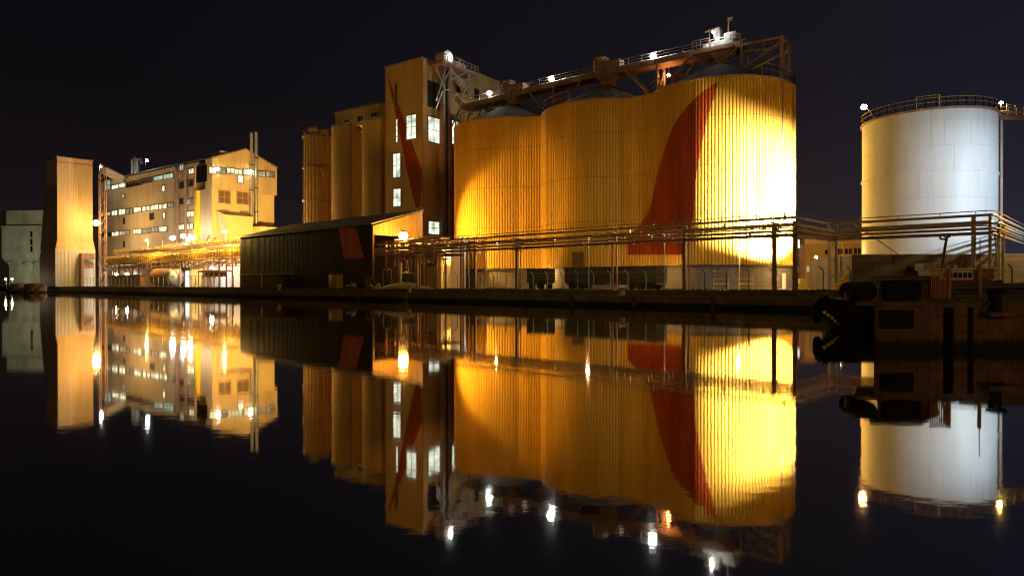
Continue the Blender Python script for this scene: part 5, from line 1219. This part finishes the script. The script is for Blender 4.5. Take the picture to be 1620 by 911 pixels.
m = MB(); m.tube([(bx_(1292), BY - .35, bz(473)), (bx_(1310), BY - 1.55, bz(475)), (bx_(1360), BY - 2.38, bz(478)), (bx_(1545), BY - 2.38, bz(478))], .09, 8); m.build('rubbing_strake', 'rubber', wk)
m = MB()                                                            # hazard blocks along the raked stem
for i in range(5):
    f = i / 5; p_ = Vector((bx_(1298 + 22 * f), BY - .35 - .5 * f, bz(492 + 21 * f))); q_ = p_ + Vector((bx_(1301.3) - bx_(1298), -.05, bz(495) - bz(492))); m.beam(p_, q_, .16, .16)
build_split(m, 'stem_marking', 'yellow_paint', wk)
m = MB(); m.torus((bx_(1290.5), BY - .2, bz(494)), (.85, -.5, 0), .38, .2, 20, 10); m.build('tyre_fender', 'rubber', wk)
m = MB(); m.lathe(bx_(1304), BY - .2, [(.14, bz(474)), (.12, bz(469)), (.2, bz(467.5)), (.02, bz(467))], 12); m.lathe(bx_(1310), BY + .3, [(.14, bz(474)), (.12, bz(469)), (.2, bz(467.5)), (.02, bz(467))], 12); build_split(m, 'mooring_bitt', 'hull_black', wk)
m = MB(); m.box(bx_(1314), bx_(1325), BY - .8, BY + .5, bz(475.5), bz(472)); m.build('hatch', 'steel_grey', wk)
m = MB(); m.box(bx_(1455), bx_(1542), BY - 1.4, BY + 1.4, bz(478), bz(443)); m.build('deckhouse', 'hull_red', wk)
m = MB(); m.box(bx_(1466), bx_(1514), BY - 1.3, BY + 1.2, bz(443) + .003, bz(428)); m.box(bx_(1540), bx_(1556), BY - 1.1, BY + 1.1, bz(462), bz(428)); wh = m.build('wheelhouse', 'frame_white', wk)
m = MB()
for i in range(6): x = 1469 + 7.4 * i; m.box(bx_(x), bx_(x + 5.6), BY - 1.34, BY - 1.305, bz(440), bz(432))
m.build('window', 'glass_dark', wk)
m = MB(); m.box(bx_(1464), bx_(1558), BY - 1.5, BY + 1.4, bz(427.8), bz(425.3)); m.build('wheelhouse_roof', 'white_paint', wk)
m = MB(); m.box(bx_(1515), bx_(1539.5), BY - 1.62, BY - 1.42, bz(441.5), bz(426)); m.build('locker', 'rust_orange', wk)
m = MB(); m.box(bx_(1516.5), bx_(1538.5), BY - 1.66, BY - 1.625, bz(429), bz(428)); m.box(bx_(1516.5), bx_(1538.5), BY - 1.66, BY - 1.625, bz(439.5), bz(438.5)); build_split(m, 'locker_batten', 'hull_red', wk)
m = MB(); m.box(bx_(1456), bx_(1472), BY - .3, BY + .5, bz(425) + .004, bz(416.5)); m.build('radar_box', 'steel_grey', wk)
m = MB(); m.beam((bx_(1489), BY, bz(425)), (bx_(1498.5), BY, bz(370)), .1); m.tube([(bx_(1498), BY, bz(379)), (bx_(1488), BY, bz(378)), (bx_(1486.5), BY, bz(374.5))], .06, 6); m.box(bx_(1496), bx_(1501), BY - .15, BY + .15, bz(376), bz(371)); m.beam((bx_(1525), BY, bz(425)), (bx_(1525.5), BY, bz(408)), .1); m.beam((bx_(1521), BY, bz(425)), (bx_(1522), BY, bz(412)), .06); build_split(m, 'mast', 'steel_dark', wk)
m = MB()
for px, py in ((1478.5, 417), (1500, 421), (1512, 422)): m.beam((bx_(px), BY, bz(425)), (bx_(px), BY, bz(py)), .05); m.ball((bx_(px), BY, bz(py)), .1, 8, 5)
build_split(m, 'deck_light', 'galv', wk)

# ---------------------------------------------------------------- lamps
# sodium lamps that the photograph shows lit
yl = E.fy(152.5, 9.0); Lp = E.w(9.0, yl, ZZ(353, E.w(9.0, yl, 0).y)); c_ = Lp
globe_lamp('bright orange sodium lamp on the right edge of the elevator tower', c_, 18000, (1, .56, .17), 1.05, arm=E.w(xa + 1.8, ya + .2 if False else E.fy(155, xa + 1.8), c_.z + 1.2))
c_ = P(638, 373, 122)
globe_lamp('bright orange sodium lamp on a pole beside the dark shed gable', c_, 16000, (1, .46, .08), .8, base=(c_.x + .3, c_.y + .5, GZ))
c_ = P(1366, 170, 90)
globe_lamp('orange lamp on a bracket at the left edge of the white tank rim', c_, 900, (1, .56, .2), .4, arm=(TX - TR * .93, TYc - .6, TZ + .1))
c_ = P(1582.5, 163.5, 84)
globe_lamp('yellow lamp at the right edge of the white tank rim', c_, 500, (1, .62, .15), .22, arm=(ax.x - .3, ax.y, TZ + .2))
for px, py, lab in ((1033, 90, 'white lamp on the conveyor above the right valley of the silos'), (872, 125.5, 'white lamp on the conveyor over the middle silo'), (774, 148.5, 'white lamp at the tower end of the silo conveyor')):
    x = V.fx(px, -1.2); Yl = V.w(x, -1.2, 0).y; c_ = V.w(x, -1.2, ZZ(py, Yl))
    globe_lamp(lab, c_, 2200, WHITE, .55, base=V.w(x, -hw, dz(x) + .3), group='white lamps along the silo conveyor', pole_r=.05)
for px, py, fr_, y0, lab in ((160, 264, M_, -6, 'white lamp at the conveyor end by the elevator tower'), (233, 254, M_, 3, 'white lamp on the malt house roof beside the duct')):
    x = fr_.fx(px, y0); c_ = fr_.w(x, y0, ZZ(py, fr_.w(x, y0, 0).y)); globe_lamp(lab, c_, 1500, WHITE, .45, base=c_ - Vector((.5, 0, 2.4)), group='white lamps on the malt house roofline', pole_r=.06)
for px, py, wt, r, lab, y0 in ((273, 377, 6500, .75, 'white flood lamp before the malt house stair bay, left one', -8), (290, 373.5, 5000, .7, 'white flood lamp before the malt house stair bay, middle one', -8), (301, 377, 3800, .55, 'white flood lamp before the malt house stair bay, right one', -8)):
    x = M_.fx(px, y0); c_ = M_.w(x, y0, ZZ(py, M_.w(x, y0, 0).y)); globe_lamp(lab, c_, wt, (1, .96, .82), r, arm=c_ + Vector((.4, 2.5, .6)), group='flood lamps at the malt house stair bay')
for px, py, lab in ((345, 267.5, 'warm flood lamp on the left of the malt house gable storey'), (396, 271, 'warm flood lamp between the flues on the malt house gable')):
    y = M_.fy(px, 2.2); c_ = M_.w(2.2, y, ZZ(py, M_.w(2.2, y, 0).y)); globe_lamp(lab, c_, 500, (1, .9, .62), .55, arm=M_.w(xg + .05, y, c_.z + .5), group='flood lamps on the malt house gable')
for px, py, lab in ((185, 434.5, 'white yard lamp near the low brown shed, left one'), (201, 434, 'white yard lamp near the low brown shed, right one')):
    x = Y1.fx(px, 9); c_ = Y1.w(x, 9, ZZ(py, Y1.w(x, 9, 0).y)); globe_lamp(lab, c_, 3200, (1, .93, .75), .55, base=Y1.w(x, 9.4, GZ), group='white yard lamps by the brown shed')
x = Y1.fx(335, 9); c_ = Y1.w(x, 9, ZZ(424, Y1.w(x, 9, 0).y)); globe_lamp('cold white lamp over the bright plant building wall', c_, 4000, COLD, .4, base=Y1.w(x, 9.6, GZ))
x = Y1.fx(362, 8.6); c_ = Y1.w(x, 8.6, ZZ(398, Y1.w(x, 8.6, 0).y)); globe_lamp('yellow sodium lamp hidden among the pipe bridge rails', c_, 9000, (1, .66, .2), .35, base=Y1.w(x, 8.9, GZ))
c_ = M_.w(36, M_.fy(440, 36), 13.5); globe_lamp('yellow sodium lamp on a pole hidden behind the dark shed roof', c_, 140000, (1, .64, .20), .4, base=(c_.x + .4, c_.y + .3, GZ))
for px, lab in ((9, 'pale lamp low before the concrete grain store, left one'), (19, 'pale lamp low before the concrete grain store, right one')):
    c_ = P(px, 441.5, 240); globe_lamp(lab, c_, 500, (1, .80, .55), .28, base=(c_.x, c_.y + .2, 1.0), group='pale lamps before the grain store')
fb = P(-60, 0, 225); fb.z = 1.0; flood('pale green floodlight on the water side aimed at the concrete grain store', fb + Vector((0, 0, 6)), (G.o.x + 9, G.o.y, 16), 24000, (1, .97, .70), 66, .6, base=fb, w=.6)
c_ = T.w(x0_ * 0 + 3.6, T.fy(712, 3.6), zh + 2.2); globe_lamp('white lamp on the bucket elevator head platform', c_, 600, WHITE, .2, base=T.w(3.7, T.fy(712, 3.6), zh + .5), pole_r=.05)
x = V.fx(1128, -3.0); c_ = V.w(x, -3.2, zh3 + 2.4); globe_lamp('white lamp on the conveyor drive platform', c_, 500, WHITE, .22, base=V.w(x, -2.7, zh3), pole_r=.05)
x = V.fx(1056, .5); c_ = V.w(x, 1.0, ZZ(119, V.w(x, 0.5, 0).y)); globe_lamp('small orange lamp under the conveyor beside the right silo', c_, 700, (1, .42, .10), .3, arm=V.w(x, 1.0, dz(x) - .7))

# small lamps added to brighten the rack pipes, then plinth and yard lamps
for px, lab in ((785, 'added fill lamp among the rack pipes left of the first rack post before the silos'), (930, 'added fill lamp among the rack pipes before the middle silo'), (1050, 'added fill lamp among the rack pipes before the red emblem foot')):
    x = qp(px, RT_ + 2.4); c_ = Q.w(x, RT_ + 2.4, rz(352)); globe_lamp(lab, c_, 1800, (1, .62, .2), .12, base=Q.w(x, RT_ + 2.6, GZ), group='added fill lamps among the rack pipes', pole_r=.05)
for px, lab in ((862, 'small sodium lamp on the plinth valley between left and middle silo'), (1030, 'small sodium lamp on the plinth valley between middle and right silo')):
    c_ = P(px, 0, 124 if px < 900 else 109); c_.z = 4.6; globe_lamp(lab, c_, 1500, (1, .60, .18), .14, base=(c_.x + .2, c_.y + .3, GZ), group='small lamps by the silo plinths')
for px, lab in ((1168, 'short sodium lamp post in the yard before the right silo'), (1291, 'short sodium lamp post in the yard before the office')):
    c_ = P(px, 0, 78 if px < 1200 else 103); c_.z = 6.6; globe_lamp(lab, c_, 2600 if px < 1200 else 5000, (1, .66, .24), .14, base=(c_.x + .25, c_.y + .3, GZ), group='short lamp posts behind the right fence', pole_r=.05)
c_ = P(1655, 0, 65); c_.z = 10.5; globe_lamp('sodium lamp post beside the pipe rack at the right end of the bund wall', c_, 3000, (1, .62, .20), .2, base=(c_.x + .3, c_.y + .3, GZ))
for px, lab in ((232, 'sodium lamp over the left part of the pipe bridge'), (300, 'sodium lamp over the middle of the pipe bridge'), (355, 'sodium lamp over the right end of the pipe bridge')):
    x = PB.fx(px, -3.0); c_ = PB.w(x, -3.0, zA_ + 4.6); globe_lamp(lab, c_, 12000, (1, .62, .16), .26, base=PB.w(x, -2.6, GZ), group='sodium lamps along the pipe bridge', pole_r=.07)
fb = Vector((-18.5, 127.5, GZ)); flood('added floodlight carrying the sodium pole lamp light along the silo fronts', fb + Vector((0, 0, 7.6)), (.8, 134.5, 14), 40000, (1, .60, .12), 78, .35, base=fb, w=.5)  # added spot standing in for the sodium pole lamp's own beam
# tall harbour light masts on the camera's side of the basin: they wash the whole far quay
def light_mast(label, X, Y, h, target, watts, soft):
    b = Vector((X, Y, 1.5)); flood(label, b + Vector((0, 0, h)), target, watts, (1.0, .62, .07), 62, .5, base=b, group='harbour light masts on the near bank', w=2.0, glow=20, soft=soft, name='light_mast')
light_mast('tall sodium light mast on the near bank, left one', -75, -120, 30, (-30, 140, 20), 92000, 1.2)
light_mast('lower sodium light mast on the near bank, right one', 10, -130, 19, (10, 125, 22), 88000, .35)
c_ = Vector((27, -11, 10)); globe_lamp('sodium street lamp on the near bank right of the viewpoint', c_, 7000, (1, .50, .16), .2, base=(27.4, -11, 1.5))
nb = thing('blocker', 'stepped warehouse added unseen on the near bank to shade the silos', 'building', (0, -64, 0))  # unseen steps added to shade the lower silos from the right mast
m = MB(); m2 = MB()
for a, b, h in [(-14, 4.5, 22.8), (4.52, 11.5, 18.4), (11.52, 15.2, 19.5), (15.22, 26, 18.2), (26.02, 75, 17.0)]: m.box(a, b, -70, -60, 0, h); m2.box(a + .01, b - .01, -70.3, -59.7, h + .004, h + .25)
m.build('wall', 'concrete_dark', nb, smooth=0); m2.build('roof', 'roof_sheet', nb, smooth=0)
MB().box(-400, 400, -300, -8, -1, 1.5).build('near_bank', 'concrete_dark', None, smooth=0)['kind'] = 'structure'
# strong white flood on the right silo, from a mast beside the bund wall corner
fb = Vector((45.9, 95.0, GZ)); fl_ = flood('strong white floodlight on a mast before the office, aimed at the right silo', fb + Vector((0, 0, 7.0)), (39.3, 107, 14.6), 560000, (1, .94, .82), 75, .45, base=fb, w=.5, glow=30, soft=.04)
# cold floodlight on the tank
fb = Vector((60.0, 58.5, GZ)); flood('cold white floodlight on a mast aimed at the white tank', fb + Vector((0, 0, 13)), (53.0, 82, 12.0), 26000, (.60, .80, 1.0), 70, .9, base=fb, w=.7, glow=20)
